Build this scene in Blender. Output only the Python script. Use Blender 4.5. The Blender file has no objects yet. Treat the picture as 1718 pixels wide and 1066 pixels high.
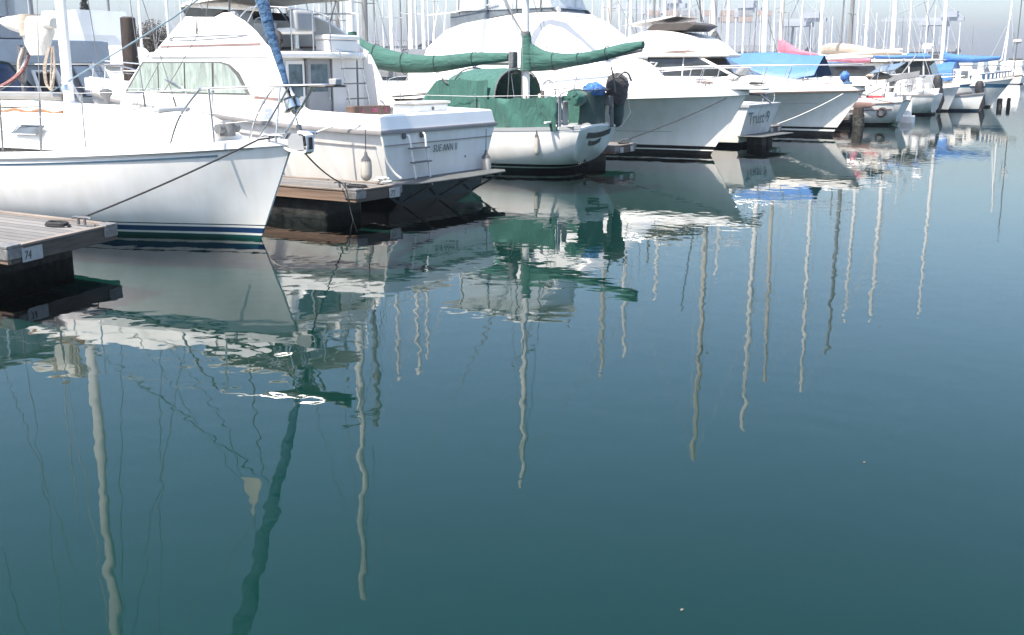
import bpy, bmesh, math, random
from mathutils import Vector, Matrix
random.seed(7)
sc = bpy.context.scene
COL = sc.collection
R = math.radians

# ------------------------------------------------------------------ materials
def new_mat(name):
    m = bpy.data.materials.new(name); m.use_nodes = True
    nt = m.node_tree; return m, nt, nt.nodes['Principled BSDF']

def mat(name, col, rough=.45, metal=0., var=.08, vscale=3., bump=0., bscale=30., coat=0., stretch=(1, 1, 1), spec=.5):
    m, nt, p = new_mat(name)
    N, Lk = nt.nodes, nt.links
    tc = N.new('ShaderNodeTexCoord'); mp = N.new('ShaderNodeMapping'); mp.inputs['Scale'].default_value = stretch
    Lk.new(tc.outputs['Object'], mp.inputs['Vector'])
    nz = N.new('ShaderNodeTexNoise'); nz.inputs['Scale'].default_value = vscale; nz.inputs['Detail'].default_value = 5
    Lk.new(mp.outputs['Vector'], nz.inputs['Vector'])
    rp = N.new('ShaderNodeValToRGB')
    a = [max(0, c * (1 - var * 1.6)) for c in col]; b = [min(1, c * (1 + var * .7)) for c in col]
    rp.color_ramp.elements[0].position = .3; rp.color_ramp.elements[1].position = .7
    rp.color_ramp.elements[0].color = (*a, 1); rp.color_ramp.elements[1].color = (*b, 1)
    Lk.new(nz.outputs['Fac'], rp.inputs['Fac']); Lk.new(rp.outputs['Color'], p.inputs['Base Color'])
    p.inputs['Roughness'].default_value = rough; p.inputs['Metallic'].default_value = metal
    p.inputs['Specular IOR Level'].default_value = spec
    if coat: p.inputs['Coat Weight'].default_value = coat; p.inputs['Coat Roughness'].default_value = .08
    if bump:
        n2 = N.new('ShaderNodeTexNoise'); n2.inputs['Scale'].default_value = bscale; n2.inputs['Detail'].default_value = 4
        Lk.new(mp.outputs['Vector'], n2.inputs['Vector'])
        bp = N.new('ShaderNodeBump'); bp.inputs['Strength'].default_value = 1; bp.inputs['Distance'].default_value = bump
        Lk.new(n2.outputs['Fac'], bp.inputs['Height']); Lk.new(bp.outputs['Normal'], p.inputs['Normal'])
    return m

def hull_mat(name, bands, rough=.22, streak=.06):
    """bands: [(z_top, colour)...] from the bottom up, measured above the water"""
    m, nt, p = new_mat(name); N, Lk = nt.nodes, nt.links
    g = N.new('ShaderNodeNewGeometry'); sx = N.new('ShaderNodeSeparateXYZ'); Lk.new(g.outputs['Position'], sx.inputs[0])
    mr = N.new('ShaderNodeMapRange'); mr.inputs['From Min'].default_value = -1; mr.inputs['From Max'].default_value = 3
    Lk.new(sx.outputs['Z'], mr.inputs['Value'])
    rp = N.new('ShaderNodeValToRGB'); rp.color_ramp.interpolation = 'CONSTANT'
    els = rp.color_ramp.elements
    pos = 0.
    for i, (zt, c) in enumerate(bands):
        e = els[i] if i < 2 else els.new(min(1, pos))
        e.position = min(1, pos); e.color = (*c, 1)
        pos = (zt + 1) / 4
    Lk.new(mr.outputs['Result'], rp.inputs['Fac'])
    tc = N.new('ShaderNodeTexCoord'); mp = N.new('ShaderNodeMapping'); mp.inputs['Scale'].default_value = (2.2, 2.2, .35)
    Lk.new(tc.outputs['Object'], mp.inputs['Vector'])
    nz = N.new('ShaderNodeTexNoise'); nz.inputs['Scale'].default_value = 1.6; nz.inputs['Detail'].default_value = 6
    Lk.new(mp.outputs['Vector'], nz.inputs['Vector'])
    r2 = N.new('ShaderNodeValToRGB'); r2.color_ramp.elements[0].position = .32; r2.color_ramp.elements[1].position = .62
    v = 1 - streak * 2
    r2.color_ramp.elements[0].color = (v, v * .985, v * .95, 1); r2.color_ramp.elements[1].color = (1, 1, 1, 1)
    Lk.new(nz.outputs['Fac'], r2.inputs['Fac'])
    mx = N.new('ShaderNodeMix'); mx.data_type = 'RGBA'; mx.blend_type = 'MULTIPLY'; mx.inputs['Factor'].default_value = 1
    Lk.new(rp.outputs['Color'], mx.inputs['A']); Lk.new(r2.outputs['Color'], mx.inputs['B'])
    sm = N.new('ShaderNodeMapRange'); sm.inputs['From Min'].default_value = .06; sm.inputs['From Max'].default_value = .42; sm.inputs['To Min'].default_value = .75; sm.inputs['To Max'].default_value = 0.
    Lk.new(sx.outputs['Z'], sm.inputs['Value'])
    n4 = N.new('ShaderNodeTexNoise'); n4.inputs['Scale'].default_value = 3.2; n4.inputs['Detail'].default_value = 6; Lk.new(mp.outputs['Vector'], n4.inputs['Vector'])
    m4 = N.new('ShaderNodeMath'); m4.operation = 'MULTIPLY'; Lk.new(sm.outputs['Result'], m4.inputs[0]); Lk.new(n4.outputs['Fac'], m4.inputs[1])
    m5 = N.new('ShaderNodeMix'); m5.data_type = 'RGBA'; m5.blend_type = 'MULTIPLY'; m5.inputs['B'].default_value = (.72, .69, .56, 1)
    Lk.new(m4.outputs[0], m5.inputs['Factor']); Lk.new(mx.outputs['Result'], m5.inputs['A'])
    Lk.new(m5.outputs['Result'], p.inputs['Base Color'])
    p.inputs['Roughness'].default_value = rough
    n3 = N.new('ShaderNodeTexNoise'); n3.inputs['Scale'].default_value = 1.1
    Lk.new(tc.outputs['Object'], n3.inputs['Vector'])
    bp = N.new('ShaderNodeBump'); bp.inputs['Distance'].default_value = .01; Lk.new(n3.outputs['Fac'], bp.inputs['Height']); Lk.new(bp.outputs['Normal'], p.inputs['Normal'])
    return m

def plank_mat(name, col, axis=0, width=.14, dark=.35):
    m, nt, p = new_mat(name); N, Lk = nt.nodes, nt.links
    tc = N.new('ShaderNodeTexCoord'); sx = N.new('ShaderNodeSeparateXYZ'); Lk.new(tc.outputs['Object'], sx.inputs[0])
    d = N.new('ShaderNodeMath'); d.operation = 'DIVIDE'; d.inputs[1].default_value = width; Lk.new(sx.outputs[axis], d.inputs[0])
    fl = N.new('ShaderNodeMath'); fl.operation = 'FLOOR'; Lk.new(d.outputs[0], fl.inputs[0])
    fr = N.new('ShaderNodeMath'); fr.operation = 'FRACT'; Lk.new(d.outputs[0], fr.inputs[0])
    wn = N.new('ShaderNodeTexWhiteNoise'); wn.noise_dimensions = '1D'; Lk.new(fl.outputs[0], wn.inputs['W'])
    mp = N.new('ShaderNodeMapping'); s = [1.2, 1.2, 1.2]; s[axis] = 14; mp.inputs['Scale'].default_value = s
    Lk.new(tc.outputs['Object'], mp.inputs['Vector'])
    nz = N.new('ShaderNodeTexNoise'); nz.inputs['Scale'].default_value = 4; nz.inputs['Detail'].default_value = 6; Lk.new(mp.outputs['Vector'], nz.inputs['Vector'])
    ad = N.new('ShaderNodeMath'); ad.operation = 'MULTIPLY_ADD'; ad.inputs[1].default_value = .45; Lk.new(wn.outputs['Value'], ad.inputs[0]); Lk.new(nz.outputs['Fac'], ad.inputs[2])
    rp = N.new('ShaderNodeValToRGB'); rp.color_ramp.elements[0].position = .25; rp.color_ramp.elements[1].position = 1.1 if False else 1.
    rp.color_ramp.elements[0].color = (*[c * .55 for c in col], 1); rp.color_ramp.elements[1].color = (*[min(1, c * 1.2) for c in col], 1)
    Lk.new(ad.outputs[0], rp.inputs['Fac'])
    gp = N.new('ShaderNodeMath'); gp.operation = 'GREATER_THAN'; gp.inputs[1].default_value = .09; Lk.new(fr.outputs[0], gp.inputs[0])
    mx = N.new('ShaderNodeMix'); mx.data_type = 'RGBA'; mx.inputs['A'].default_value = (*[c * dark * .4 for c in col], 1)
    Lk.new(gp.outputs[0], mx.inputs['Factor']); Lk.new(rp.outputs['Color'], mx.inputs['B']); Lk.new(mx.outputs['Result'], p.inputs['Base Color'])
    p.inputs['Roughness'].default_value = .8
    bp = N.new('ShaderNodeBump'); bp.inputs['Distance'].default_value = .006; Lk.new(gp.outputs[0], bp.inputs['Height']); Lk.new(bp.outputs['Normal'], p.inputs['Normal'])
    return m

def canvas_mat(name, col, rough=.85, fold=.02, fscale=2.2, stretch=(1, 1, 3), var=.18):
    m, nt, p = new_mat(name); N, Lk = nt.nodes, nt.links
    tc = N.new('ShaderNodeTexCoord'); mp = N.new('ShaderNodeMapping'); mp.inputs['Scale'].default_value = stretch
    Lk.new(tc.outputs['Object'], mp.inputs['Vector'])
    nz = N.new('ShaderNodeTexNoise'); nz.inputs['Scale'].default_value = fscale; nz.inputs['Detail'].default_value = 3; nz.inputs['Distortion'].default_value = .8
    Lk.new(mp.outputs['Vector'], nz.inputs['Vector'])
    rp = N.new('ShaderNodeValToRGB'); rp.color_ramp.elements[0].position = .3; rp.color_ramp.elements[1].position = .7
    rp.color_ramp.elements[0].color = (*[c * (1 - var) for c in col], 1); rp.color_ramp.elements[1].color = (*[min(1, c * (1 + var)) for c in col], 1)
    Lk.new(nz.outputs['Fac'], rp.inputs['Fac']); Lk.new(rp.outputs['Color'], p.inputs['Base Color'])
    w = N.new('ShaderNodeTexNoise'); w.inputs['Scale'].default_value = 160; Lk.new(tc.outputs['Object'], w.inputs['Vector'])
    b1 = N.new('ShaderNodeBump'); b1.inputs['Distance'].default_value = fold * 3; Lk.new(nz.outputs['Fac'], b1.inputs['Height'])
    b2 = N.new('ShaderNodeBump'); b2.inputs['Distance'].default_value = .002; Lk.new(w.outputs['Fac'], b2.inputs['Height']); Lk.new(b1.outputs['Normal'], b2.inputs['Normal'])
    Lk.new(b2.outputs['Normal'], p.inputs['Normal']); p.inputs['Roughness'].default_value = rough
    p.inputs['Sheen Weight'].default_value = .15
    return m

def clear_mat(name, col, alpha):
    m, nt, p = new_mat(name)
    p.inputs['Base Color'].default_value = (*col, 1); p.inputs['Roughness'].default_value = .12; p.inputs['Alpha'].default_value = alpha
    return m

WHITE = (.80, .785, .75); OFFW = (.72, .70, .65)
M = {}
M['gel'] = mat('white_gelcoat', WHITE, .28, var=.03, vscale=2, coat=.3)
M['deckwhite'] = mat('white_deck', (.78, .77, .74), .6, var=.05, vscale=2.5, bump=.001, bscale=200)
M['cream'] = mat('cream_gelcoat', (.64, .61, .555), .4, var=.05, coat=.2)
M['greygel'] = mat('pale_grey_gelcoat', (.30, .31, .315), .4, var=.06)
M['bluegrey'] = mat('blue_grey_panel', (.34, .38, .41), .5, var=.07)
M['rub'] = mat('grey_rub_rail', (.2, .19, .185), .5, var=.1)
M['steel'] = mat('stainless_steel', (.62, .62, .62), .25, 1., var=.06)
M['dullsteel'] = mat('weathered_steel', (.17, .17, .17), .5, .6, var=.15)
M['alu'] = mat('grey_aluminium_mast', (.22, .215, .205), .45, .25, var=.08)
M['mastwhite'] = mat('white_painted_mast', (.74, .73, .70), .4, var=.05)
M['mastcream'] = mat('cream_mast', (.52, .48, .42), .5, var=.06)
M['wire'] = mat('rigging_wire', (.2, .2, .2), .5, .5, var=.1)
M['wirelight'] = mat('pale_rigging_wire', (.5, .5, .5), .5, .3, var=.1)
M['glassdark'] = mat('dark_window_glass', (.03, .035, .037), .06, var=.2)
M['glass_reflection'] = mat('painted_reflection_glass', (.13, .18, .195), .08, var=.35, vscale=5)  # pale base colour paints light reflections into the door and bulkhead panes
M['swoosh'] = mat('blue_grey_swoosh', (.20, .225, .26), .4, var=.05)
M['platform'] = mat('grey_platform', (.085, .09, .086), .8, var=.2, vscale=8)
M['glassgrey'] = mat('grey_tinted_glass', (.10, .115, .125), .08, var=.2)
M['curtain'] = canvas_mat('curtained_glass', (.235, .28, .25), .25, .004, 3., (3, 3, .8), .28)
M['vinyl'] = clear_mat('clear_vinyl', (.62, .66, .68), .55)
M['blackrub'] = mat('black_rubber', (.02, .02, .022), .6, var=.2)
M['blackcloth'] = canvas_mat('black_cloth', (.025, .024, .024), .8, .02, 5)
M['green'] = canvas_mat('green_canvas', (.021, .088, .068), .8, .016, 2.0, (1.2, 1.2, 4))
M['greenflat'] = canvas_mat('green_canvas_panel', (.022, .094, .073), .8, .018, 2.6, (2.5, 2.5, .8))
M['darkgreen'] = canvas_mat('dark_green_canvas', (.009, .034, .028), .85, .008, 1.5, (1, 1, 1))
M['blue'] = canvas_mat('blue_canvas', (.018, .07, .15), .75, .016, 5, (2, 2, 2.5))
M['bluetarp'] = canvas_mat('bright_blue_tarp', (.055, .15, .36), .5, .02, 1.6, (1, 1, 1.5), .1)
M['midblue'] = canvas_mat('clean_blue_canvas', (.035, .13, .33), .7, .015, 3, (1, 1, 3))
M['bluebag'] = canvas_mat('bright_blue_plastic', (.03, .13, .38), .4, .03, 7, (1, 1, 1))
M['darkblue'] = canvas_mat('dark_blue_tarp', (.012, .045, .12), .6, .02, 2)
M['pink'] = canvas_mat('faded_red_canvas', (.42, .135, .185), .8, .015, 2, (1, 1, 3))
M['red'] = canvas_mat('red_cloth', (.28, .025, .04), .8, .02, 4)
M['beige'] = canvas_mat('beige_canvas', (.36, .30, .24), .8, .015, 2, (1, 1, 3), .1)
M['sailwhite'] = canvas_mat('white_sailcloth', (.60, .575, .52), .8, .015, 3, (2, 2, .8), .06)
M['greycloth'] = canvas_mat('dark_grey_canvas', (.055, .06, .065), .8, .02, 3)
M['midgrey'] = canvas_mat('mid_grey_canvas', (.10, .105, .11), .8, .012, 3)
M['brownvisor'] = mat('brown_visor', (.06, .05, .043), .6, var=.15)
M['orangewood'] = mat('varnished_wood', (.30, .13, .045), .35, var=.3, vscale=20, stretch=(.3, 3, 3))
M['teak'] = mat('grey_teak', (.15, .13, .11), .8, var=.25, vscale=10, stretch=(.3, 3, 3))
M['plank'] = plank_mat('weathered_planks', (.155, .147, .138), 1, .16)
M['fascia'] = mat('brown_timber', (.185, .125, .09), .8, var=.32, vscale=3, bump=.003, bscale=12, stretch=(.25, 2, 5))
M['fascia_shaded'] = mat('shaded_brown_timber', (.085, .066, .054), .8, var=.3, vscale=4, bump=.003, bscale=12, stretch=(2, .3, 5))  # darker copy of the brown timber, paints shade onto the dock end faces
M['cap'] = mat('pale_timber_edge', (.20, .165, .135), .8, var=.25, vscale=5, bump=.002, stretch=(.4, .4, 3))
M['float'] = mat('weedy_black_float', (.016, .018, .017), .7, var=.8, vscale=5, bump=.03, bscale=9)
M['weed'] = mat('mussel_growth', (.03, .032, .026), .8, var=1., vscale=9, bump=.05, bscale=11)
M['galv'] = mat('galvanised_bracket', (.19, .185, .18), .55, .4, var=.25, vscale=15)
M['pile'] = mat('tarred_timber_pile', (.045, .033, .026), .85, var=.4, vscale=4, bump=.02, bscale=8, stretch=(3, 3, .6))
M['ropeb'] = mat('black_rope', (.02, .02, .022), .8, var=.3, vscale=60, bump=.004, bscale=80)
M['ropew'] = mat('white_rope', (.68, .66, .6), .8, var=.15, vscale=60, bump=.004, bscale=80)
M['ropered'] = mat('red_fleck_rope', (.33, .15, .13), .85, var=.6, vscale=45, bump=.004, bscale=80)
M['ropeblue'] = mat('pale_blue_rope', (.16, .24, .29), .7, var=.1)
M['fender'] = mat('scuffed_white_fender', (.42, .39, .345), .5, var=.18, vscale=6, stretch=(4, 4, .5))
M['plate'] = mat('white_number_plate', (.36, .355, .34), .6, var=.1, vscale=12)
M['ink'] = mat('faded_black_lettering', (.05, .055, .055), .6, var=.25, vscale=25)
M['inkgreen'] = mat('green_grey_lettering', (.07, .10, .095), .6, var=.3, vscale=25)
M['rust'] = mat('rust_red_stripe', (.20, .125, .11), .5, var=.15)
M['railshadow'] = mat('rail_shadow_grey', (.14, .155, .16), .4, var=.06)
M['navy'] = mat('navy_stripe', (.02, .06, .10), .35, var=.06)
M['brownbox'] = mat('brown_plastic_crate', (.15, .10, .08), .7, var=.25)
M['pinkink'] = mat('magenta_lettering', (.50, .08, .2), .7, var=.2)
M['interior_shade'] = mat('painted_interior_shade', (.02, .02, .02), .8, var=.4)  # near black that paints unlit interiors
M['redbrown'] = mat('dark_red_wood', (.12, .035, .025), .5, var=.3, vscale=8)
M['patch'] = mat('dark_green_patch', (.035, .05, .042), .7, var=.3, vscale=8)
M['leafdark'] = mat('dark_conifer_leaf', (.03, .036, .03), .8, var=.4, vscale=8)
M['leafbrown'] = mat('brown_green_leaf', (.085, .066, .04), .8, var=.5, vscale=8)
M['bark'] = mat('tree_bark', (.10, .08, .06), .9, var=.3, bump=.01)
M['shoreland'] = mat('distant_shore', (.10, .10, .09), .9, var=.3, vscale=.05)
M['bldg'] = mat('pale_shed_wall', (.3, .3, .3), .7, var=.15, vscale=.3)
M['crane'] = mat('haze_paled_crane_steel', (.34, .365, .39), .6, var=.1)  # steel tone paled so the colour carries distance haze
M['window_frame'] = mat('dark_window_frame', (.09, .09, .088), .5, var=.1)
M['ship'] = mat('hazy_ship_grey', (.34, .36, .38), .7, var=.1)  # grey kept close to the haze colour, haze painted into the ship
M['orange'] = mat('orange_container', (.40, .29, .22), .6, var=.1)
M['wharf'] = mat('concrete_wharf', (.35, .34, .32), .8, var=.15)

H_SB1 = hull_mat('sloop_hull', [(.045, (.01, .075, .07)), (.07, (.75, .76, .74)), (.155, (.01, .045, .13)), (.175, WHITE), (.19, (.02, .05, .07)), (9, WHITE)], .16, .05)
H_WHITE = hull_mat('white_hull', [(.12, (.012, .014, .016)), (9, WHITE)], .2, .06)
H_CREAM = hull_mat('cream_hull', [(.1, (.03, .03, .03)), (9, (.77, .75, .69))], .25, .05)
H_GREEN = hull_mat('ketch_hull', [(.085, (.008, .009, .01)), (.11, (.7, .7, .68)), (.185, (.008, .009, .01)), (9, WHITE)], .16, .05)
H_BIG = hull_mat('sportfisher_hull', [(.10, (.008, .009, .01)), (.135, (.75, .75, .73)), (.225, (.008, .009, .01)), (9, WHITE)], .18, .04)
H_NEXT = hull_mat('cruiser_hull', [(.13, (.008, .009, .01)), (.19, (.72, .72, .7)), (.27, (.008, .009, .01)), (.33, (.7, .7, .68)), (9, (.74, .73, .70))], .2, .04)
H_GREY = hull_mat('grey_white_hull', [(.08, (.012, .014, .014)), (9, (.66, .66, .64))], .25, .09)
H_LAST = hull_mat('blue_topped_hull', [(.1, (.01, .012, .012)), (1.12, (.68, .67, .64)), (1.34, (.05, .15, .24)), (9, (.72, .71, .68))], .25, .08)
H_FAR = [hull_mat('far_white_hull', [(.1, (.02, .05, .10)), (9, WHITE)], .3, .08), hull_mat('far_navy_hull', [(.1, (.15, .03, .03)), (9, (.03, .06, .13))], .3, .05), hull_mat('far_cream_hull', [(.1, (.02, .02, .02)), (9, (.7, .66, .56))], .3, .08)]

# ------------------------------------------------------------------ mesh helpers
class MB:
    def __init__(s): s.v = []; s.f = []
    def add(s, vs, fs):
        o = len(s.v); s.v += [tuple(v) for v in vs]; s.f += [tuple(i + o for i in f) for f in fs]; return s
    def box(s, x0, x1, y0, y1, z0, z1):
        return s.add([(x0, y0, z0), (x1, y0, z0), (x1, y1, z0), (x0, y1, z0), (x0, y0, z1), (x1, y0, z1), (x1, y1, z1), (x0, y1, z1)],
                     [(3, 2, 1, 0), (4, 5, 6, 7), (0, 1, 5, 4), (1, 2, 6, 5), (2, 3, 7, 6), (3, 0, 4, 7)])
    def rings(s, rings, cap0=True, cap1=True, closed=True):
        n = len(rings[0]); o = len(s.v); fs = []
        for k in range(len(rings) - 1):
            for i in range(n if closed else n - 1):
                j = (i + 1) % n
                fs.append((k * n + i, k * n + j, (k + 1) * n + j, (k + 1) * n + i))
        if cap0: fs.append(tuple(range(n - 1, -1, -1)))
        if cap1: fs.append(tuple((len(rings) - 1) * n + i for i in range(n)))
        return s.add([p for r in rings for p in r], fs)
    def tube(s, pts, r, n=8, sx=1., caps=True):
        P = [Vector(p) for p in pts]; rr = r if isinstance(r, (list, tuple)) else [r] * len(P)
        rings = []; up = None
        for i, p in enumerate(P):
            t = (P[min(i + 1, len(P) - 1)] - P[max(i - 1, 0)]).normalized()
            if up is None:
                up = Vector((0, 0, 1)) if abs(t.z) < .9 else Vector((1, 0, 0))
            a = t.cross(up)
            if a.length < 1e-5: up = Vector((1, 0, 0)) if abs(t.x) < .9 else Vector((0, 1, 0)); a = t.cross(up)
            a.normalize(); b = a.cross(t).normalized(); up = b
            rings.append([p + a * (math.cos(2 * math.pi * k / n) * rr[i] * sx) + b * (math.sin(2 * math.pi * k / n) * rr[i]) for k in range(n)])
        return s.rings(rings, caps, caps)
    def prism(s, poly, y0, y1, w=None):
        """side profile (x,z) pulled across y; w(x,z)=inward lean"""
        n = len(poly); w = w or (lambda x, z: 0)
        A = [(x, y0 + w(x, z), z) for x, z in poly]; B = [(x, y1 - w(x, z), z) for x, z in poly]
        return s.add(A + B, [tuple(range(n)), tuple(range(2 * n - 1, n - 1, -1))] + [(i, n + i, n + (i + 1) % n, (i + 1) % n) for i in range(n)])
    def plate(s, pts, t):
        """flat polygon with thickness t along its normal"""
        P = [Vector(p) for p in pts]; nrm = Vector((0, 0, 0))
        for i in range(len(P)):
            a, b = P[i], P[(i + 1) % len(P)]
            nrm += Vector(((a.y - b.y) * (a.z + b.z), (a.z - b.z) * (a.x + b.x), (a.x - b.x) * (a.y + b.y)))
        nrm.normalize(); n = len(P)
        return s.add(P + [p + nrm * t for p in P], [tuple(range(n - 1, -1, -1)), tuple(range(n, 2 * n))] + [(i, (i + 1) % n, n + (i + 1) % n, n + i) for i in range(n)])
    def slab(s, outline, z0, z1):
        n = len(outline)
        return s.add([(x, y, z0) for x, y in outline] + [(x, y, z1) for x, y in outline], [tuple(range(n - 1, -1, -1)), tuple(range(n, 2 * n))] + [(i, (i + 1) % n, n + (i + 1) % n, n + i) for i in range(n)])
    def lathe(s, prof, c=(0, 0, 0), n=14, axis='z', sq=(1, 1)):
        rings = []
        for r, h in prof:
            ring = []
            for k in range(n):
                a = 2 * math.pi * k / n; u, v = r * math.cos(a) * sq[0], r * math.sin(a) * sq[1]
                ring.append((c[0] + u, c[1] + v, c[2] + h) if axis == 'z' else ((c[0] + h, c[1] + u, c[2] + v) if axis == 'x' else (c[0] + u, c[1] + h, c[2] + v)))
            rings.append(ring)
        return s.rings(rings)
    def torus(s, c, R0, r, axis='z', n=20, m=8, arc=1.):
        pts = []
        for k in range(n + 1):
            a = 2 * math.pi * arc * k / n; u, v = R0 * math.cos(a), R0 * math.sin(a)
            pts.append((c[0] + u, c[1] + v, c[2]) if axis == 'z' else ((c[0] + u, c[1], c[2] + v) if axis == 'y' else (c[0], c[1] + u, c[2] + v)))
        return s.tube(pts, r, m)
    def jitter(s, a, seed=0):
        rd = random.Random(seed)
        s.v = [(x + rd.uniform(-a, a), y + rd.uniform(-a, a), z + rd.uniform(-a, a)) for x, y, z in s.v]; return s

WL = {}   # world location of roots
def build(name, mb, m, parent=None, smooth=True, ang=35, bevel=0., seg=2, loc=None, sub=0, label=None):
    me = bpy.data.meshes.new(name)
    if parent is not None: o0 = WL[parent.name]
    else:
        if loc is None:
            xs = [v[0] for v in mb.v]; ys = [v[1] for v in mb.v]; zs = [v[2] for v in mb.v]
            loc = ((min(xs) + max(xs)) / 2, (min(ys) + max(ys)) / 2, min(zs))
        o0 = Vector(loc)
    o0 = Vector(o0)
    me.from_pydata([tuple(Vector(v) - o0) for v in mb.v], [], mb.f); me.update()
    bm = bmesh.new(); bm.from_mesh(me); bmesh.ops.recalc_face_normals(bm, faces=bm.faces); bm.to_mesh(me); bm.free()
    if smooth:
        me.polygons.foreach_set('use_smooth', [True] * len(me.polygons)); me.set_sharp_from_angle(angle=R(ang))
    me.materials.append(m)
    ob = bpy.data.objects.new(name, me); COL.objects.link(ob)
    if parent is not None: ob.parent = parent
    else: ob.location = o0
    WL[ob.name] = o0
    if bevel:
        b = ob.modifiers.new('Bevel', 'BEVEL'); b.width = bevel; b.segments = seg; b.limit_method = 'ANGLE'; b.angle_limit = R(35)
    if sub:
        b = ob.modifiers.new('Subdivision', 'SUBSURF'); b.levels = sub; b.render_levels = sub
    if label: ob['label'] = label
    return ob

def tag(o, label, cat, group=None, kind=None):
    if label: o['label'] = label
    if cat: o['category'] = cat
    if group: o['group'] = group
    if kind: o['kind'] = kind
    return o

def root(name, label, cat, loc, group=None):
    o = bpy.data.objects.new(name, None); COL.objects.link(o); o.location = loc; o.empty_display_size = .3
    WL[o.name] = Vector(loc); return tag(o, label, cat, group)

def thing(name, mb, m, label, cat, group=None, **k):
    return tag(build(name, mb, m, **k), label, cat, group)

def dup(o, parent=None):
    c = o.copy(); COL.objects.link(c)
    if parent is not None: c.parent = parent; c.matrix_parent_inverse = o.matrix_parent_inverse.copy()
    for ch in list(KIDS.get(o.name, [])): dup(ch, c)
    return c
KIDS = {}
def index_kids():
    KIDS.clear()
    for o in bpy.data.objects:
        if o.parent: KIDS.setdefault(o.parent.name, []).append(o)

def wire(name, parent, pts, r=.008, m=None, n=6):
    return build(name, MB().tube(pts, r, n), m or M['wire'], parent)

def lerp(a, b, t): return a + (b - a) * t
def smooth_path(pts, k=6):
    """Catmull-Rom"""
    P = [Vector(p) for p in pts]; out = []
    for i in range(len(P) - 1):
        p0, p1, p2, p3 = P[max(i - 1, 0)], P[i], P[i + 1], P[min(i + 2, len(P) - 1)]
        for j in range(k):
            t = j / k
            out.append(.5 * ((2 * p1) + (-p0 + p2) * t + (2 * p0 - 5 * p1 + 4 * p2 - p3) * t * t + (-p0 + 3 * p1 - 3 * p2 + p3) * t ** 3))
    out.append(P[-1]); return out
def sag(a, b, d, n=12):
    a, b = Vector(a), Vector(b)
    return [a.lerp(b, i / n) - Vector((0, 0, d * 4 * (i / n) * (1 - i / n))) for i in range(n + 1)]
def interp(tab, x):
    """smooth table lookup, tab sorted by first column"""
    if x <= tab[0][0]: return tab[0][1:]
    for a, b in zip(tab, tab[1:]):
        if x <= b[0]:
            t = (x - a[0]) / (b[0] - a[0]); return tuple(lerp(p, q, t) for p, q in zip(a[1:], b[1:]))
    return tab[-1][1:]

# hull stations: (x_deck, x_waterline, half_deck, half_wl, z_deck, z_keel)
def refine(st, k=4):
    out = []
    for i in range(len(st) - 1):
        p0, p1, p2, p3 = st[max(i - 1, 0)], st[i], st[i + 1], st[min(i + 2, len(st) - 1)]
        for j in range(k):
            t = j / k; row = []
            for a, b, c, d in zip(p0, p1, p2, p3):
                row.append(.5 * (2 * b + (c - a) * t + (2 * a - 5 * b + 4 * c - d) * t * t + (-a + 3 * b - 3 * c + d) * t ** 3))
            row[2] = max(0, row[2]); row[3] = max(0, row[3]); out.append(tuple(row))
    out.append(st[-1]); return out
def section(s, cy, kind, m=12):
    xd, xw, bd, bw, zd, zk = s; pts = []
    for j in range(m + 1):
        t = j / m
        if kind == 'round':
            a = (1 - t) ** 3; b = 3 * (1 - t) ** 2 * t; c = 3 * (1 - t) * t * t; d = t ** 3
            y = a * bd + b * (lerp(bd, bw, .28) * 1.03) + c * (bw * .93); z = a * zd + b * (zd * .35) + c * (zk * .95) + d * zk
        else:
            zc = .08
            if t <= .7:
                q = t / .7; z = lerp(zd, zc, q); y = bw + (bd - bw) * ((1 - q) ** (1.05 + .75 * (1 - bw / max(bd, .02))))
            else:
                q = (t - .7) / .3; z = lerp(zc, zk, q); y = bw * (1 - q)
        x = lerp(xw, xd, max(-.4, z / max(zd, .1))) if zd > 0 else xd
        pts.append((x, y, z))
    return [(x, cy - y, z) for x, y, z in pts] + [(x, cy + y, z) for x, y, z in reversed(pts[:-1])]
def hull(parent, st, cy, kind, m, k=4):
    S = refine(st, k)
    mb = MB().rings([section(s, cy, kind) for s in S], True, True, closed=False)
    return S, build('hull', mb, m, parent, ang=50)
def deck(parent, S, cy, m, camber=.06, dz=-.01, inset=.0, name='deck', x0=None, x1=None):
    rings = []
    for s in S:
        if x0 is not None and s[0] < x0: continue
        if x1 is not None and s[0] > x1: continue
        b = max(.01, s[2] - inset)
        rings.append([(s[0], cy + b * q, s[4] + dz + camber * (1 - q * q)) for q in (-1, -.6, -.2, .2, .6, 1)])
    lo = [[(x, y, z - .05) for x, y, z in r] for r in rings]
    mb = MB(); n = len(rings)
    mb.rings([r + l[::-1] for r, l in zip(rings, lo)])
    return build(name, mb, m, parent)
def sheer(S, cy, side=None, dz=0., off=0., x0=-1e9, x1=1e9):
    """path along the deck edge: near side stern->bow, (bow), far side"""
    near = [Vector((s[0], cy - s[2] - off, s[4] + dz)) for s in S if x0 <= s[0] <= x1]
    far = [Vector((s[0], cy + s[2] + off, s[4] + dz)) for s in S if x0 <= s[0] <= x1]
    if side == 'near': return near
    if side == 'far': return far
    return near + far[::-1]
def at_height(S, cy, kind, zf, off, x0, x1, sgn=-1):
    """points on the hull side at height zf(s)"""
    out = []
    for s in S:
        if not (x0 <= s[0] <= x1): continue
        sec = section(s, 0, kind, 24); z = zf(s)
        half = sec[:25]
        for a, b in zip(half, half[1:]):
            if a[2] >= z >= b[2]:
                t = (a[2] - z) / max(1e-6, a[2] - b[2]); x, y = lerp(a[0], b[0], t), lerp(a[1], b[1], t)
                out.append(Vector((x, cy + sgn * (abs(y) + off), z))); break
    return out
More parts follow.
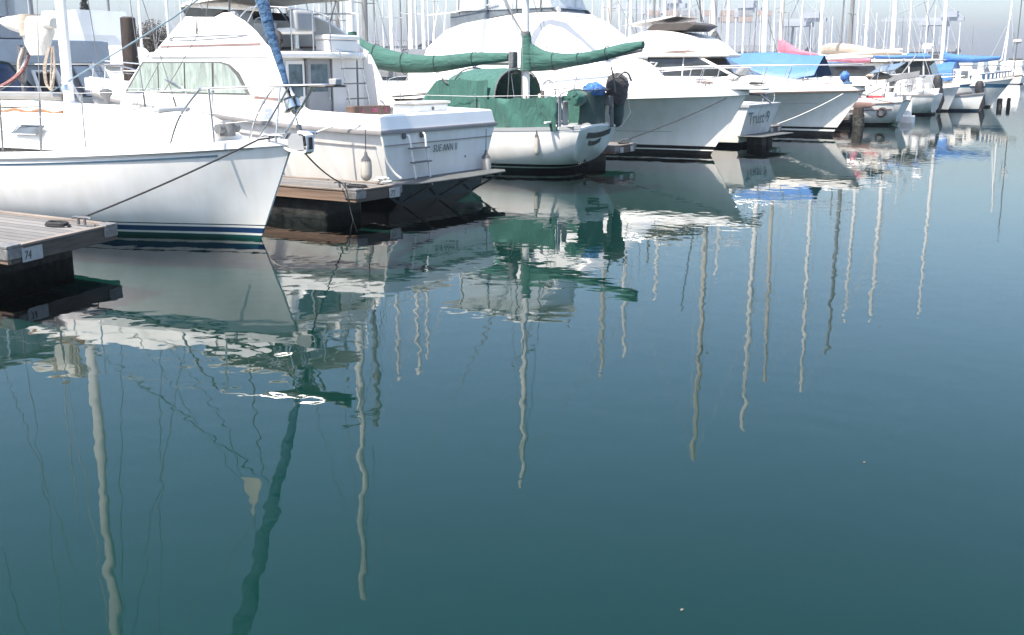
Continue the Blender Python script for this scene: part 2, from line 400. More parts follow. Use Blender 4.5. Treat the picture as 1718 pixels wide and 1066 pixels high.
def band(path, h, t, name, m, parent, sgn=-1):
    """flat strip of height h standing t proud of the hull side along a path"""
    rings = [[(p.x, p.y, p.z), (p.x, p.y + sgn * t, p.z), (p.x, p.y + sgn * t, p.z - h), (p.x, p.y, p.z - h)] for p in path]
    return build(name, MB().rings(rings), m, parent)
def sweep(path, prof, name, m, parent, cy, **k):
    """profile [(inset toward centreline, dz)] along the sheer path"""
    rings = []
    P = path
    far_i = max(range(len(P)), key=lambda i: abs(P[i].y - cy)); fi = min(far_i, len(P) - 2)
    dd = P[fi + 1] - P[fi]; flip = 1 if dd.x * (cy - P[fi].y) > 0 else -1
    for i, p in enumerate(P):
        a, b = P[max(i - 1, 0)], P[min(i + 1, len(P) - 1)]
        d1 = (p - a); d2 = (b - p); d1.z = d2.z = 0
        if d1.length < 1e-6: d1 = d2
        if d2.length < 1e-6: d2 = d1
        n1 = Vector((-d1.y, d1.x, 0)).normalized(); n2 = Vector((-d2.y, d2.x, 0)).normalized()
        nn = (n1 + n2)
        if nn.length < .2: nn = n1
        nn.normalize(); nn *= flip; n1 *= flip; sc_ = 1 / max(.5, nn.dot(n1))
        rings.append([p + nn * (ins * sc_) + Vector((0, 0, dz)) for ins, dz in prof])
    return build(name, MB().rings(rings), m, parent, **k)

def text(name, body, size, loc, rot, m, parent, shear=0., xs=1., extrude=.002, spacing=1.):
    cu = bpy.data.curves.new(name, 'FONT'); cu.body = body; cu.size = size; cu.extrude = extrude; cu.shear = shear; cu.space_character = spacing
    cu.align_x = 'LEFT'; cu.resolution_u = 3
    t = bpy.data.objects.new(name + '_tmp', cu); COL.objects.link(t); bpy.context.view_layer.update()
    me = bpy.data.meshes.new_from_object(t.evaluated_get(bpy.context.evaluated_depsgraph_get()))
    bpy.data.objects.remove(t); bpy.data.curves.remove(cu)
    me.materials.clear(); me.materials.append(m)
    mtx = Matrix.Rotation(rot[2], 4, 'Z') @ Matrix.Rotation(rot[1], 4, 'Y') @ Matrix.Rotation(rot[0], 4, 'X') @ Matrix.Scale(xs, 4, (1, 0, 0))
    me.transform(mtx); me.transform(Matrix.Translation(Vector(loc) - (WL[parent.name] if parent else Vector((0, 0, 0)))))
    o = bpy.data.objects.new(name, me); COL.objects.link(o)
    if parent: o.parent = parent
    WL[o.name] = WL[parent.name] if parent else Vector((0, 0, 0))
    return o

def roll(path, rad, m, name, parent, seed=0, n=14, fold=.12, squash=.8):
    """a soft bundle (sail under its cover): elliptical rings along a path with uneven folds. path [(x,y,z)], rad [(half width, half height)]"""
    rd = random.Random(seed); P = smooth_path(path, 5); K = len(P); rings = []
    ph = [rd.uniform(0, 6.28) for _ in range(4)]
    for i, p in enumerate(P):
        f = i / (K - 1) * (len(rad) - 1); j = min(int(f), len(rad) - 2); t = f - j
        w = lerp(rad[j][0], rad[j + 1][0], t); h = lerp(rad[j][1], rad[j + 1][1], t)
        t3 = (P[min(i + 1, K - 1)] - P[max(i - 1, 0)]).normalized()
        side = Vector((-t3.y, t3.x, 0)).normalized(); upv = Vector((0, 0, 1))
        ring = []
        for k in range(n):
            a = 2 * math.pi * k / n
            q = 1 + fold * (math.sin(2 * a + ph[0] + i * .35) * .5 + math.sin(5 * a + ph[1] + i * .9) * .3 + math.sin(3 * a + ph[2] - i * .6) * .3)
            ring.append(p + side * (math.cos(a) * w * q) + upv * (math.sin(a) * h * q))
        rings.append(ring)
    return build(name, MB().rings(rings), m, parent, ang=70)

# ------------------------------------------------------------------ camera, light, air
H = 2.4
cam_d = bpy.data.cameras.new('camera'); cam = bpy.data.objects.new('camera', cam_d); COL.objects.link(cam)
cam.location = (0, 0, H); cam.rotation_euler = (R(90 - 12.95), 0, R(32)); cam_d.lens = 38.56; cam_d.sensor_width = 36
cam_d.clip_start = .1; cam_d.clip_end = 20000; sc.camera = cam
SUN_EL = 59; SX, SY = -.22, -1.0
sunvec = Vector((SX, SY, 0)).normalized() * math.cos(R(SUN_EL)) + Vector((0, 0, math.sin(R(SUN_EL))))
sd = bpy.data.lights.new('sun', 'SUN'); sd.energy = 4.3; sd.angle = R(.6); sd.color = (1, .925, .82)
so = bpy.data.objects.new('sun', sd); COL.objects.link(so); so.rotation_euler = sunvec.to_track_quat('Z', 'Y').to_euler()
w = bpy.data.worlds.new('World'); sc.world = w; w.use_nodes = True
wn = w.node_tree; sky = wn.nodes.new('ShaderNodeTexSky'); sky.sky_type = 'NISHITA'; sky.sun_disc = False
sky.sun_elevation = R(SUN_EL); sky.sun_rotation = math.atan2(SX, SY); sky.dust_density = 2.0; sky.air_density = 1.1; sky.ozone_density = 3.5
wn.links.new(sky.outputs['Color'], wn.nodes['Background'].inputs['Color']); wn.nodes['Background'].inputs['Strength'].default_value = .135
vs = sc.view_settings; vs.view_transform = 'Standard'; vs.look = 'None'; vs.exposure = 1.42; vs.gamma = 1; vs.use_curve_mapping = False
sc.cycles.max_bounces = 8; sc.cycles.glossy_bounces = 4; sc.cycles.transparent_max_bounces = 12; sc.cycles.volume_bounces = 2
sc.cycles.caustics_reflective = False; sc.cycles.caustics_refractive = False

# water: one clear rippled sheet over a murky teal layer that catches the shadows of docks and hulls
def water_mat():
    m, nt, p = new_mat('harbour_water'); N, Lk = nt.nodes, nt.links; N.remove(p)
    tc = N.new('ShaderNodeTexCoord')
    def noise(scale, stretch, detail, rot=0.):
        mp = N.new('ShaderNodeMapping'); mp.inputs['Scale'].default_value = stretch; mp.inputs['Rotation'].default_value = (0, 0, rot)
        Lk.new(tc.outputs['Object'], mp.inputs['Vector'])
        n = N.new('ShaderNodeTexNoise'); n.inputs['Scale'].default_value = scale; n.inputs['Detail'].default_value = detail; n.inputs['Roughness'].default_value = .35
        Lk.new(mp.outputs['Vector'], n.inputs['Vector']); return n
    prev = None
    for scale, st, det, rot, dist in ((.5, (1, 1, 1), 1, .3, .0028), (2.8, (1, 1.1, 1), 1, .7, .0020), (5.0, (1, 1.2, 1), 1, 1.9, .0014)):
        n = noise(scale, st, det, rot); b = N.new('ShaderNodeBump'); b.inputs['Strength'].default_value = 1; b.inputs['Distance'].default_value = dist
        Lk.new(n.outputs['Fac'], b.inputs['Height'])
        if prev: Lk.new(prev.outputs['Normal'], b.inputs['Normal'])
        if scale > 4:
            big = noise(.045, (1, 1.6, 1), 2, .5); mr = N.new('ShaderNodeMapRange'); mr.inputs['From Min'].default_value = .38; mr.inputs['From Max'].default_value = .72; mr.inputs['To Min'].default_value = .12; mr.inputs['To Max'].default_value = 1.
            Lk.new(big.outputs['Fac'], mr.inputs['Value']); Lk.new(mr.outputs['Result'], b.inputs['Strength'])
        prev = b
    fr = N.new('ShaderNodeFresnel'); fr.inputs['IOR'].default_value = 1.34; Lk.new(prev.outputs['Normal'], fr.inputs['Normal'])
    gl = N.new('ShaderNodeBsdfGlossy'); gl.inputs['Roughness'].default_value = .012; Lk.new(prev.outputs['Normal'], gl.inputs['Normal'])
    tr = N.new('ShaderNodeBsdfTransparent'); tr.inputs['Color'].default_value = (.86, .95, .95, 1)
    mx = N.new('ShaderNodeMixShader'); Lk.new(fr.outputs['Fac'], mx.inputs['Fac']); Lk.new(tr.outputs['BSDF'], mx.inputs[1]); Lk.new(gl.outputs['BSDF'], mx.inputs[2])
    Lk.new(mx.outputs['Shader'], N['Material Output'].inputs['Surface'])
    return m
M['murk'] = mat('murky_teal_depth', (.0030, .0228, .0192), 1., var=.08, vscale=.15, spec=0)
sb = MB(); sb.add([(-2400, -2400, -.5), (2400, -2400, -.5), (2400, 2400, -.5), (-2400, 2400, -.5)], [(0, 1, 2, 3)])
tag(build('murk_layer', sb, M['murk'], smooth=False, loc=(0, 0, -.5)), 'murky teal depth under the water surface', None, kind='structure')
M['water'] = water_mat()
wb = MB(); wb.add([(-2400, -2400, 0), (2400, -2400, 0), (2400, 2400, 0), (-2400, 2400, 0)], [(0, 1, 2, 3)])
tag(build('water', wb, M['water'], smooth=False, loc=(0, 0, 0)), 'calm teal harbour water with soft ripples', None, kind='structure')
hz = MB().box(-2500, 2500, -2500, 2500, -2, 70)
hm = bpy.data.materials.new('haze'); hm.use_nodes = True; hn = hm.node_tree; hn.nodes.remove(hn.nodes['Principled BSDF'])
pv = hn.nodes.new('ShaderNodeVolumePrincipled'); pv.inputs['Color'].default_value = (.36,.385,.45, 1); pv.inputs['Density'].default_value = .0006; pv.inputs['Anisotropy'].default_value = .2
hn.links.new(pv.outputs['Volume'], hn.nodes['Material Output'].inputs['Volume'])
tag(build('haze', hz, hm, smooth=False), 'pale sea haze over the harbour', None, kind='stuff')

# ------------------------------------------------------------------ floating docks
def finger(y0, y1, x1, label, num=None, x0=-23.2, z=.45, plates=()):
    g = root('dock_finger', label, 'dock', ((x0 + x1) / 2, (y0 + y1) / 2, 0), 'timber finger docks between the slips')
    build('deck', MB().box(x0, x1 - .06, y0 + .06, y1 - .06, z - .05, z - .004), M['plank'], g, smooth=False)
    build('side_board', MB().box(x0, x1, y0, y0 + .06, z - .185, z - .012), M['fascia'], g, bevel=.008)
    build('side_board', MB().box(x0, x1, y1 - .06, y1, z - .185, z - .012), M['fascia'], g, bevel=.008)
    build('end_board', MB().box(x1 - .06, x1 + .003, y0 + .063, y1 - .063, z - .185, z - .012), M['fascia_shaded'], g, bevel=.008)
    for ya, yb in ((y0 - .012, y0 + .075), (y1 - .075, y1 + .012)):
        build('edge_strip', MB().box(x0, x1 - .2, ya, yb, z - .009, z + .02), M['cap'], g, bevel=.006)
    build('edge_strip', MB().box(x1 - .07, x1 + .012, y0 + .22, y1 - .22, z - .009, z + .02), M['cap'], g, bevel=.006)
    for yc, s in ((y0, 1), (y1, -1)):
        br = MB(); a, b = sorted((yc - s * .014, yc + s * .21)); br.box(x1 - .20, x1 + .014, a, b, z - .012, z + .026)
        a, b = sorted((yc - s * .016, yc - s * .004)); br.box(x1 - .22, x1 + .012, a, b, z - .13, z - .012)
        a, b = sorted((yc - s * .012, yc + s * .24)); br.box(x1 + .005, x1 + .018, a, b, z - .13, z - .012)
        build('corner_bracket', br, M['galv'], g, bevel=.01)
    for xa in [x1 - .75 - 2.3 * i for i in range(4)]:
        build('float', MB().box(xa - 1.55, xa, y0 + .12, y1 - .12, -.35, z - .19), M['float'], g, bevel=.05)
    if num:
        n, yp, yq = num
        build('number_plate', MB().box(x1 + .019, x1 + .026, yp, yq, z - .185, z - .03), M['plate'], g)
        t = text('slip_number', n, .135, (x1 + .028, yp + .03, z - .158), (R(90), 0, R(90)), M['ink'], g, .12, .82)
    for yp, yq in plates:
        build('reflector_plate', MB().box(x1 + .019, x1 + .026, yp, yq, z - .17, z - .04), M['plate'], g)
    return g
def cleat(parent, x, y, z, rot=0, m='dullsteel'):
    c, s = math.cos(rot), math.sin(rot); mb = MB()
    pts = [(-.15, .075), (-.1, .09), (0, .085), (.1, .09), (.15, .075)]
    mb.tube([(x + a * c, y + a * s, z + h) for a, h in pts], [.012, .017, .02, .017, .012], 8)
    for a in (-.05, .05): mb.tube([(x + a * c, y + a * s, z - .002), (x + a * c, y + a * s, z + .085)], .018, 8)
    return build('cleat', mb, M[m], parent)

d74 = finger(7.1, 8.95, -10.93, 'near timber dock finger with plate 74 beside the white sloop', ('74', 7.30, 7.62), x0=-23.1)
for o in [c for c in bpy.data.objects if c.parent == d74]:
    for v in o.data.vertices: v.co.x -= .28 * (v.co.y + WL[d74.name].y - 7.1)   # this finger ends on a skew
cleat(d74, -11.72, 8.66, .47, R(10))
d72 = finger(13.45, 14.62, -11.33, 'timber dock finger with plate 72 under the cabin boat with the stern ladder', ('72', 14.28, 14.55))
cleat(d72, -11.75, 13.62, .47, R(10))
d3 = finger(24.45, 25.62, -12.3, 'brown dock finger end behind the green ketch stern', None, plates=((24.72, 24.9), (25.3, 25.48)))
cleat(d3, -12.5, 25.5, .47, R(60))
d4 = finger(34.9, 36.1, -12.0, 'dark dock finger end beside the small lettered stern', None, plates=((35.0, 35.25), (35.7, 35.95)))
d5 = finger(45.0, 46.1, -12.2, 'short dock finger end with a weedy pile in front of the red trimmed boat')
walk = root('main_walkway', 'long timber walkway floating behind the first row of boats', 'dock', (-24.4, 45, 0))
build('deck', MB().box(-25.5, -23.25, -10, 130, .3, .46), M['plank'], walk, smooth=False)
build('float', MB().box(-25.3, -23.4, -10, 130, -.3, .295), M['float'], walk)

# mooring gear lying on the docks
def rope(name, pts, r, m, label, cat='rope', group=None):
    return thing(name, MB().tube(pts, r, 7), M[m], label, cat, group)
rope('mooring_line', sag((-11.70, 8.68, .56), (-10.52, 10.56, 1.45), .03) + [(-10.42, 10.75, 1.47)], .0125, 'ropeb', 'black mooring line stretched from the near dock to the sloop bow')
def coil(c, R0, n, r, m, label, seed=0):
    rd = random.Random(seed); pts = []
    for k in range(n * 14):
        a = k / 14 * 6.283; q = R0 * (1 + .12 * math.sin(a * .37 + seed)) * (1 - .05 * (k // 14))
        pts.append((c[0] + q * math.cos(a) * 1.5, c[1] + q * math.sin(a) * .8, c[2] + r + (k // 14) * r * .9 + rd.uniform(0, .004)))
    return rope('rope_coil', pts, r, m, label)
coil((-11.98, 8.50, .452), .12, 4, .012, 'ropeb', 'black rope coiled at the corner cleat of the near dock', 1)
coil((-11.62, 13.83, .452), .13, 4, .012, 'ropeb', 'black rope coiled on the dock behind the sloop bow', 2)
rope('mooring_line', sag((-10.3, 11.2, 1.24), (-11.75, 13.6, .55), .05), .011, 'ropeb', 'dark mooring line from the sloop bow roller back to the second dock')
rope('mooring_line', [(-11.75, 13.6, .55), (-11.5, 13.43, .47), (-11.42, 13.43, .1), (-11.3, 13.42, -.2)], .009, 'ropeb', 'dark line hanging over the corner of the second dock into the water')
rope('mooring_line', smooth_path([(-11.87, 14.78, 1.33), (-11.83, 14.80, 1.1), (-11.82, 14.88, .8), (-11.75, 14.98, .6), (-11.65, 15.05, .5)], 4), .022, 'ropew', 'thick white stern line hanging from the cabin boat corner')
def knot(c, label):
    rd = random.Random(5); mb = MB()
    for k in range(5):
        mb.torus((c[0] + rd.uniform(-.05, .05), c[1] + rd.uniform(-.05, .05), c[2] + .03 + k * .02), .06 + rd.uniform(0, .03), .02, 'z', 14, 6)
    return thing('rope_bundle', mb, M['ropew'], label, 'rope')
knot((-11.62, 14.5, .452), 'white rope heaped on the second dock at the transom corner')
rope('mooring_line', smooth_path([(-12.2, 14.82, 1.4), (-12.6, 14.6, 1.40), (-12.9, 14.2, 1.25), (-13.3, 13.6, .9), (-13.6, 13.55, .5)], 5), .014, 'ropew', 'pale line looping from the cabin boat quarter towards the sloop')
rope('mooring_line', sag((-12.5, 25.5, .55), (-10.9, 28.2, 1.55), .05), .013, 'ropeb', 'dark mooring line from the third dock up to the sportfisher bow')
coil((-12.5, 25.35, .452), .1, 3, .014, 'ropeb', 'black rope round the cleat of the third dock', 4)
rope('mooring_line', sag((-12.1, 36.0, .5), (-10.7, 38.5, 1.45), .06), .013, 'ropew', 'pale mooring line rising from the fourth dock to the cruiser bow')
rope('mooring_line', sag((-10.2, 38.7, 1.45), (-10.9, 47.0, .9), .05), .011, 'ropeb', 'dark line from the cruiser bow past the small red trimmed boat')

def hang_fender(x, y, z0, z1, ztop, r, label, m='fender'):
    g = root('fender', label, 'fender', (x, y, z0), 'fenders hung along the hulls')
    h = z1 - z0
    build('body', MB().lathe([(.01, 0), (r * .55, .015), (r * .92, .06), (r, .12), (r, h - .1), (r * .9, h - .03), (r * .35, h)], (x, y, z0), 16), M[m], g)
    build('eye', MB().lathe([(r * .95, -.045), (r * .8, .0), (r * .35, .06), (r * .22, .12), (.012, .13)], (x, y, z1), 12), M['greycloth'], g)
    build('lanyard', MB().tube([(x, y, z1 + .1), (x, y + .01, ztop)], .007, 6), M['ropeb'], g)
    return g
hang_fender(-12.1, 14.66, .47, .84, 1.34, .1, 'white cylinder fender hanging beside the cabin boat stern')
hang_fender(-11.78, 17.9, .28, .68, 1.2, .1, 'grey white fender at the far corner of the lettered transom')
hang_fender(-12.75, 21.45, .42, .86, 1.0, .055, 'slim beige fender on the green ketch quarter')

def piling(x, y, z, r, label, top=True):
    g = root('piling', label, 'piling', (x, y, 0), 'dark timber pilings')
    build('post', MB().lathe([(r * 1.1, -1), (r * 1.05, .5), (r, z * .6), (r * .93, z), (r * .7, z + .03)], (x, y, 0), 14).jitter(.006, int(x * 10)), M['pile'], g)
    if top: build('waterline_growth', MB().lathe([(r * 1.12, -.9), (r * 1.25, 0), (r * 1.18, .3), (r * 1.05, .45)], (x, y, 0), 14).jitter(.03, 3), M['weed'], g)
    return g
piling(-22.6, 18.5, 3.52, .19, 'thick dark timber piling rising behind the cabin boat bow')
piling(-10.5, 71.0, .42, .13, 'stubby dark piling at the last boat of the row', True)
piling(-10.1, 71.6, .5, .09, 'thin dark piling right of the last boat in the row', True)
piling(-12.0, 45.6, .75, .22, 'weed covered piling stump between cruiser bow and red trimmed boat')
g = root('marker_post', 'white post with wide foot beside the small red trimmed boat', 'post', (-10.95, 49.6, 0))
build('post', MB().lathe([(.16, .25), (.16, .9), (.13, 1.0)], (-10.95, 49.6, 0), 12), M['mastwhite'], g)
build('foot', MB().box(-11.22, -10.68, 49.35, 49.85, -.3, .3), M['mastwhite'], g, bevel=.04)

rd = random.Random(12)
for k, (x, y, lab) in enumerate(((-.15, 5.35, 'tiny pale speck floating low in the right of the open water'), (-1.75, 4.25, 'tiny pale speck floating low in the middle of the open water'), (-1.55, 6.6, 'tiny speck floating below the mast reflections'), (-2.4, 10.4, 'tiny speck floating beside the far mast reflection tips'), (-6.6, 6.2, 'tiny leaf floating near the headsail reflection'))):
    thing('floating_leaf', MB().plate([(x + .008 * math.cos(a) * rd.uniform(.6, 1.3), y + .010 * math.sin(a), .002) for a in (0, 1, 2, 3, 4, 5)], .004), M['teak'], lab, 'leaf')
# ------------------------------------------------------------------ the sloop in front
def stanchion(p, x, y, z0, z1, r=.013, m='steel'):
    return build('stanchion', MB().tube([(x, y, z0), (x, y, z1)], r, 8).lathe([(.03, 0), (.028, .03), (.014, .05)], (x, y, z0), 8), M[m], p)

def sloop():
    cy = 11.2
    g = root('sailing_sloop', 'white sloop with blue furled headsail lying nearest on the left', 'sailboat', (-14.5, cy, 0), 'boats moored in the first row')
    st = [(-20.6, -20.2, .85, .55, 1.02, .12), (-19, -19, 1.35, 1.05, 1.02, -.25), (-17, -17, 1.6, 1.38, 1.05, -.5), (-15, -15.1, 1.55, 1.3, 1.12, -.5),
          (-13.2, -13.5, 1.22, .92, 1.21, -.45), (-11.9, -12.4, .75, .46, 1.29, -.35), (-11.1, -11.75, .36, .19, 1.35, -.25), (-10.5, -11.2, .02, .01, 1.4, -.15)]
    S, _ = hull(g, st, cy, 'round', H_SB1, 5)
    deck(g, S, cy, M['deckwhite'], .07)
    sweep(sheer(S, cy), [(-.012, -.05), (-.012, .035), (.035, .04), (.035, -.0)], 'toe_rail', M['gel'], g, cy)
    for sg, sd_ in ((-1, 'near'), (1, 'far')):
        pts = [Vector((p.x, p.y, p.z)) for p in at_height(S, cy, 'round', lambda s: s[4] - .045, .0, -20.4, -10.95, sg)]
        band(pts, .028, .014, 'rub_shadow_stripe', M['railshadow'], g, sg)  # grey strip paints the shadow line under the rub rail
        pts = at_height(S, cy, 'round', lambda s: s[4] - .125, .0, -20.4, -11.25, sg)
        band(pts, .022, .006, 'cove_stripe', M['navy'], g, sg)
    # coach roof
    roof = []
    for x, w_, z in ((-18.2, 1.0, 1.62), (-17, 1.06, 1.66), (-15.5, 1.02, 1.70), (-14.2, .93, 1.72), (-13.1, .78, 1.71), (-12.4, .62, 1.60), (-11.85, .42, 1.42)):
        b = 1.2
        roof.append([(x, cy - w_ - .16, b), (x, cy - w_ - .1, lerp(b, z, .55)), (x, cy - w_, z - .05), (x, cy - w_ * .85, z), (x, cy - w_ * .4, z + .05), (x, cy, z + .065),
                     (x, cy + w_ * .4, z + .05), (x, cy + w_ * .85, z), (x, cy + w_, z - .05), (x, cy + w_ + .1, lerp(b, z, .55)), (x, cy + w_ + .16, b)])
    build('coach_roof', MB().rings(smooth_rings(roof, 3), True, True, closed=False), M['deckwhite'], g, ang=50)
    for x0, x1 in ((-14.9, -14.35), (-16.6, -16.0)):
        yo = cy - 1.115
        wdw = build('window', MB().plate([(x0 - .08, yo - .055, 1.43), (x1 - .08, yo - .045, 1.43), (x1, yo + .03, 1.535), (x0 + .02, yo + .02, 1.535)], -.012), M['glassgrey'], g)
        build('frame', MB().tube([(x0 - .1, yo - .066, 1.42), (x1 - .08, yo - .058, 1.42), (x1 + .02, yo + .015, 1.545), (x0, yo + .008, 1.545), (x0 - .1, yo - .066, 1.42)], .011, 6), M['steel'], wdw)
    for s in (-1, 1):
        y = cy + s * .82
        hr = build('hand_rail', MB().tube([(-16.35 + i * .11, y, 1.70 + .045 * abs(math.sin(i * .55))) for i in range(20)], .022, 7), M['orangewood'], g)
    build('hatch', MB().box(-13.4, -12.8, cy - .3, cy + .3, 1.74, 1.80), M['greygel'], g, bevel=.02)
    build('hatch', MB().box(-16.9, -15.8, cy - .38, cy + .38, 1.755, 1.84), M['deckwhite'], g, bevel=.03)
    # spars
    mast = [(-15.2, cy, 1.70), (-15.2, cy, 6), (-15.22, cy, 15.3)]
    build('mast', MB().tube(mast, [.098, .098, .08], 14, .72), M['mastwhite'], g)
    build('mast_track', MB().box(-15.315, -15.285, cy - .012, cy + .012, 1.9, 12), M['alu'], g)
    build('mast_collar', MB().lathe([(.2, 0), (.19, .05), (.13, .09)], (-15.2, cy, 1.745), 14), M['gel'], g)
    build('winch', MB().lathe([(.06, 0), (.055, .06), (.045, .09), (.06, .13)], (-15.1, cy - .13, 2.02), 10), M['steel'], g)
    for z, ww in ((8.6, .9),): build('spreader', MB().tube([(-15.25, cy - ww, z + .03), (-15.22, cy, z), (-15.25, cy + ww, z + .03)], .03, 8), M['mastwhite'], g)
    build('boom', MB().tube([(-15.32, cy, 1.92), (-18.9, cy, 1.9)], .075, 10), M['alu'], g)
    build('vang_strut', MB().tube([(-15.3, cy - .02, 1.82), (-16.4, cy, 1.86)], .03, 8), M['mastwhite'], g)
    # headsail rolled on the forestay
    fs0 = Vector((-10.36, cy, 1.5)); fs1 = Vector((-15.1, cy, 15.0)); d = (fs1 - fs0).normalized()
    build('forestay', MB().tube([fs0, fs1], .01, 6), M['wire'], g)
    N_ = 130; a0 = .62; a1 = 13.2; rings = []
    for i in range(N_ + 1):
        t = i / N_; c = fs0 + d * lerp(a0, a1, t); rr = .028 + .058 * min(1, (t * 10) ** .7) + .055 * math.sin(math.pi * min(1, t * 1.15)) ** 2 - .03 * max(0, t - .6)
        ring = []
        for k in range(14):
            a = 2 * math.pi * k / 14; tw = lerp(a0, a1, t) * 6.5
            q = rr * (1 + .10 * math.sin(a - tw) + .05 * math.sin(3 * a + tw * .4) + .03 * math.sin(i * 1.3 + a))
            ring.append(c + Vector((math.cos(a) * q, math.sin(a) * q, 0)))
        rings.append(ring)
    build('furled_headsail', MB().rings(rings), M['blue'], g)
    c0 = fs0 + d * .20
    def along(r_, h): return (r_, h)
    dm = MB(); base = len(dm.v); prof = [(.03, -.1), (.05, -.06), (.135, -.05), (.145, -.04), (.14, -.03), (.115, -.025), (.115, .09), (.14, .095), (.145, .105), (.13, .115), (.03, .12), (.02, .3)]
    q = Vector((0, 0, 1)).rotation_difference(d)
    dm.rings([[c0 + d * .18 + q @ Vector((r_ * math.cos(6.283 * k / 18), r_ * math.sin(6.283 * k / 18), h)) for k in range(18)] for r_, h in prof])
    build('furling_drum', dm, M['steel'], g)
    build('drum_bracket', MB().tube([fs0, fs0 + d * .12], .035, 8), M['dullsteel'], g)
    # bow fitting
    for s in (-1, 1):
        y = cy + s * .062
        build('bow_roller', MB().plate([(-11.080, y, 1.40), (-10.950, y, 1.485), (-10.370, y, 1.505), (-10.280, y, 1.47), (-10.260, y, 1.29), (-10.410, y, 1.275), (-10.490, y, 1.295), (-10.660, y, 1.37)], .012), M['greygel'], g, bevel=.003)
    rim = [(-11.080, 1.39), (-10.680, 1.345), (-10.550, 1.285), (-10.410, 1.255), (-10.270, 1.25), (-10.210, 1.28), (-10.195, 1.36), (-10.205, 1.47), (-10.260, 1.515), (-10.350, 1.525)]
    build('roller_cheek', MB().rings([[(x, cy - .078, z - .018), (x, cy - .078, z + .018), (x, cy + .078, z + .018), (x, cy + .078, z - .018)] for x, z in rim]), M['gel'], g, bevel=.006)
    build('roller_slot', MB().box(-10.196, -10.184, cy - .035, cy + .035, 1.30, 1.46), M['blackrub'], g, bevel=.004)
    build('anchor_roller', MB().tube([(-10.290, cy - .045, 1.38), (-10.290, cy + .045, 1.38)], .045, 10), M['blackrub'], g)
    # pulpit
    yn, yf = cy - .55, cy + .5
    P = lambda *p: smooth_path(p, 5)
    build('pulpit', MB().tube(P((-12.05, yn - .24, 1.32), (-11.85, yn - .22, 1.7), (-11.5, yn - .17, 2.06), (-11.35, yn - .15, 2.1), (-10.6, yn + .12, 2.13), (-9.95, cy - .1, 2.15), (-9.9, cy + .1, 2.15), (-10.6, yf - .1, 2.13), (-11.35, yf + .15, 2.1), (-11.5, yf + .17, 2.06), (-11.85, yf + .2, 1.7), (-12.05, yf + .22, 1.32)), .016, 8), M['steel'], g)
    for a, b in (((-11.32, yn - .15, 2.1), (-11.35, yn - .08, 1.38)), ((-10.3, yn + .3, 2.13), (-10.95, yn + .35, 1.42)), ((-10.02, cy - .1, 2.14), (-10.6, cy - .08, 1.43)), ((-11.32, yf + .15, 2.1), (-11.35, yf + .05, 1.38)), ((-10.3, yf - .25, 2.13), (-10.9, yf - .3, 1.42))):
        build('pulpit_leg', MB().tube([a, b], .014, 8), M['steel'], g)
    build('pulpit_mid_rail', MB().tube([(-11.6, yn - .18, 1.76), (-10.62, yn + .22, 1.78)], .007, 6), M['wirelight'], g)
    build('pulpit_seat', MB().slab([(-10.75, cy - .42), (-10.1, cy - .16), (-9.72, cy - .2), (-9.66, cy + .14), (-10.1, cy + .12), (-10.7, cy + .35)], 2.12, 2.15), M['teak'], g, bevel=.008)
    build('bow_light', MB().box(-9.78, -9.66, cy - .06, cy + .06, 2.15, 2.23), M['greygel'], g, bevel=.01)
    # lifelines and stanchions
    for s in (-1, 1):
        side = cy + s * 1.0
        px = [(-13.3, 1.2), (-15.2, 1.46), (-17.2, 1.52), (-19.2, 1.25)]
        for x, o in px: stanchion(g, x, cy + s * o, interp([(-20, 1.0), (-17, 1.05), (-15, 1.12), (-13, 1.22)], x)[0] + .02, 2.02)
        wire('lifeline', g, [(-11.38, cy + s * .68, 2.08)] + [(x, cy + s * o, 2.02) for x, o in px], .006, M['wirelight'])
        wire('lifeline', g, [(-11.6, cy + s * .73, 1.76)] + [(x, cy + s * o, 1.68) for x, o in px], .005, M['wirelight'])
        for cx, top in ((-15.0, (-15.24, cy + s * .9, 8.6)), (-14.1, (-15.22, cy, 8.4)), (-16.0, (-15.22, cy, 8.5))):
            wire('shroud', g, [(cx, cy + s * 1.35, 1.2), top], .0065, M['wire'])
            build('turnbuckle', MB().tube([(cx, cy + s * 1.35, 1.18), Vector((cx, cy + s * 1.35, 1.18)).lerp(Vector(top), .1)], .016, 7), M['dullsteel'], g)
        wire('shroud', g, [(-15.24, cy + s * .9, 8.6), (-15.22, cy, 15.0)], .0065, M['wire'])
    wire('backstay', g, [(-20.4, cy, 1.1), (-15.22, cy, 15.2)], .007)
    wire('halyard', g, [(-16.05, cy - .05, 1.82), (-13.93, cy - .02, 2.6), (-12.71, cy, 3.06), (-11.16, cy + .06, 3.78)], .012, M['ropeblue'])
    wire('halyard', g, [(-13.04, cy - .3, 1.7), (-12.52, cy - .2, 2.27), (-11.95, cy - .1, 3.0), (-11.6, cy, 4.6)], .006, M['wire'])
    wire('furling_line', g, [(-10.6, cy - .1, 1.68), (-11.0, yn + .2, 1.66), (-11.6, yn - .1, 1.6), (-13.3, cy - 1.15, 1.4)], .008, M['ropew'])
    lb = MB(); rd = random.Random(8)
    for k in range(7):
        a = rd.uniform(-.05, .05); lb.tube(smooth_path([(-15.36 + a, cy - .12, 2.68), (-15.42 + a * 1.5, cy - .15 + a, 2.4), (-15.44 + a * 2, cy - .16, 2.12), (-15.40 + a, cy - .15 - a, 2.0 + abs(a)), (-15.36 + a, cy - .13, 2.3)], 4), .016, 5)
    build('line_bundle', lb, M['beige'], g)
    wire('flag_halyard', g, [(-12.9, cy - .95, 1.4), (-11.72, cy - .16, 3.70), (-11.53, cy - .15, 4.30), (-14.6, cy - .5, 8.6)], .005, M['wire'])
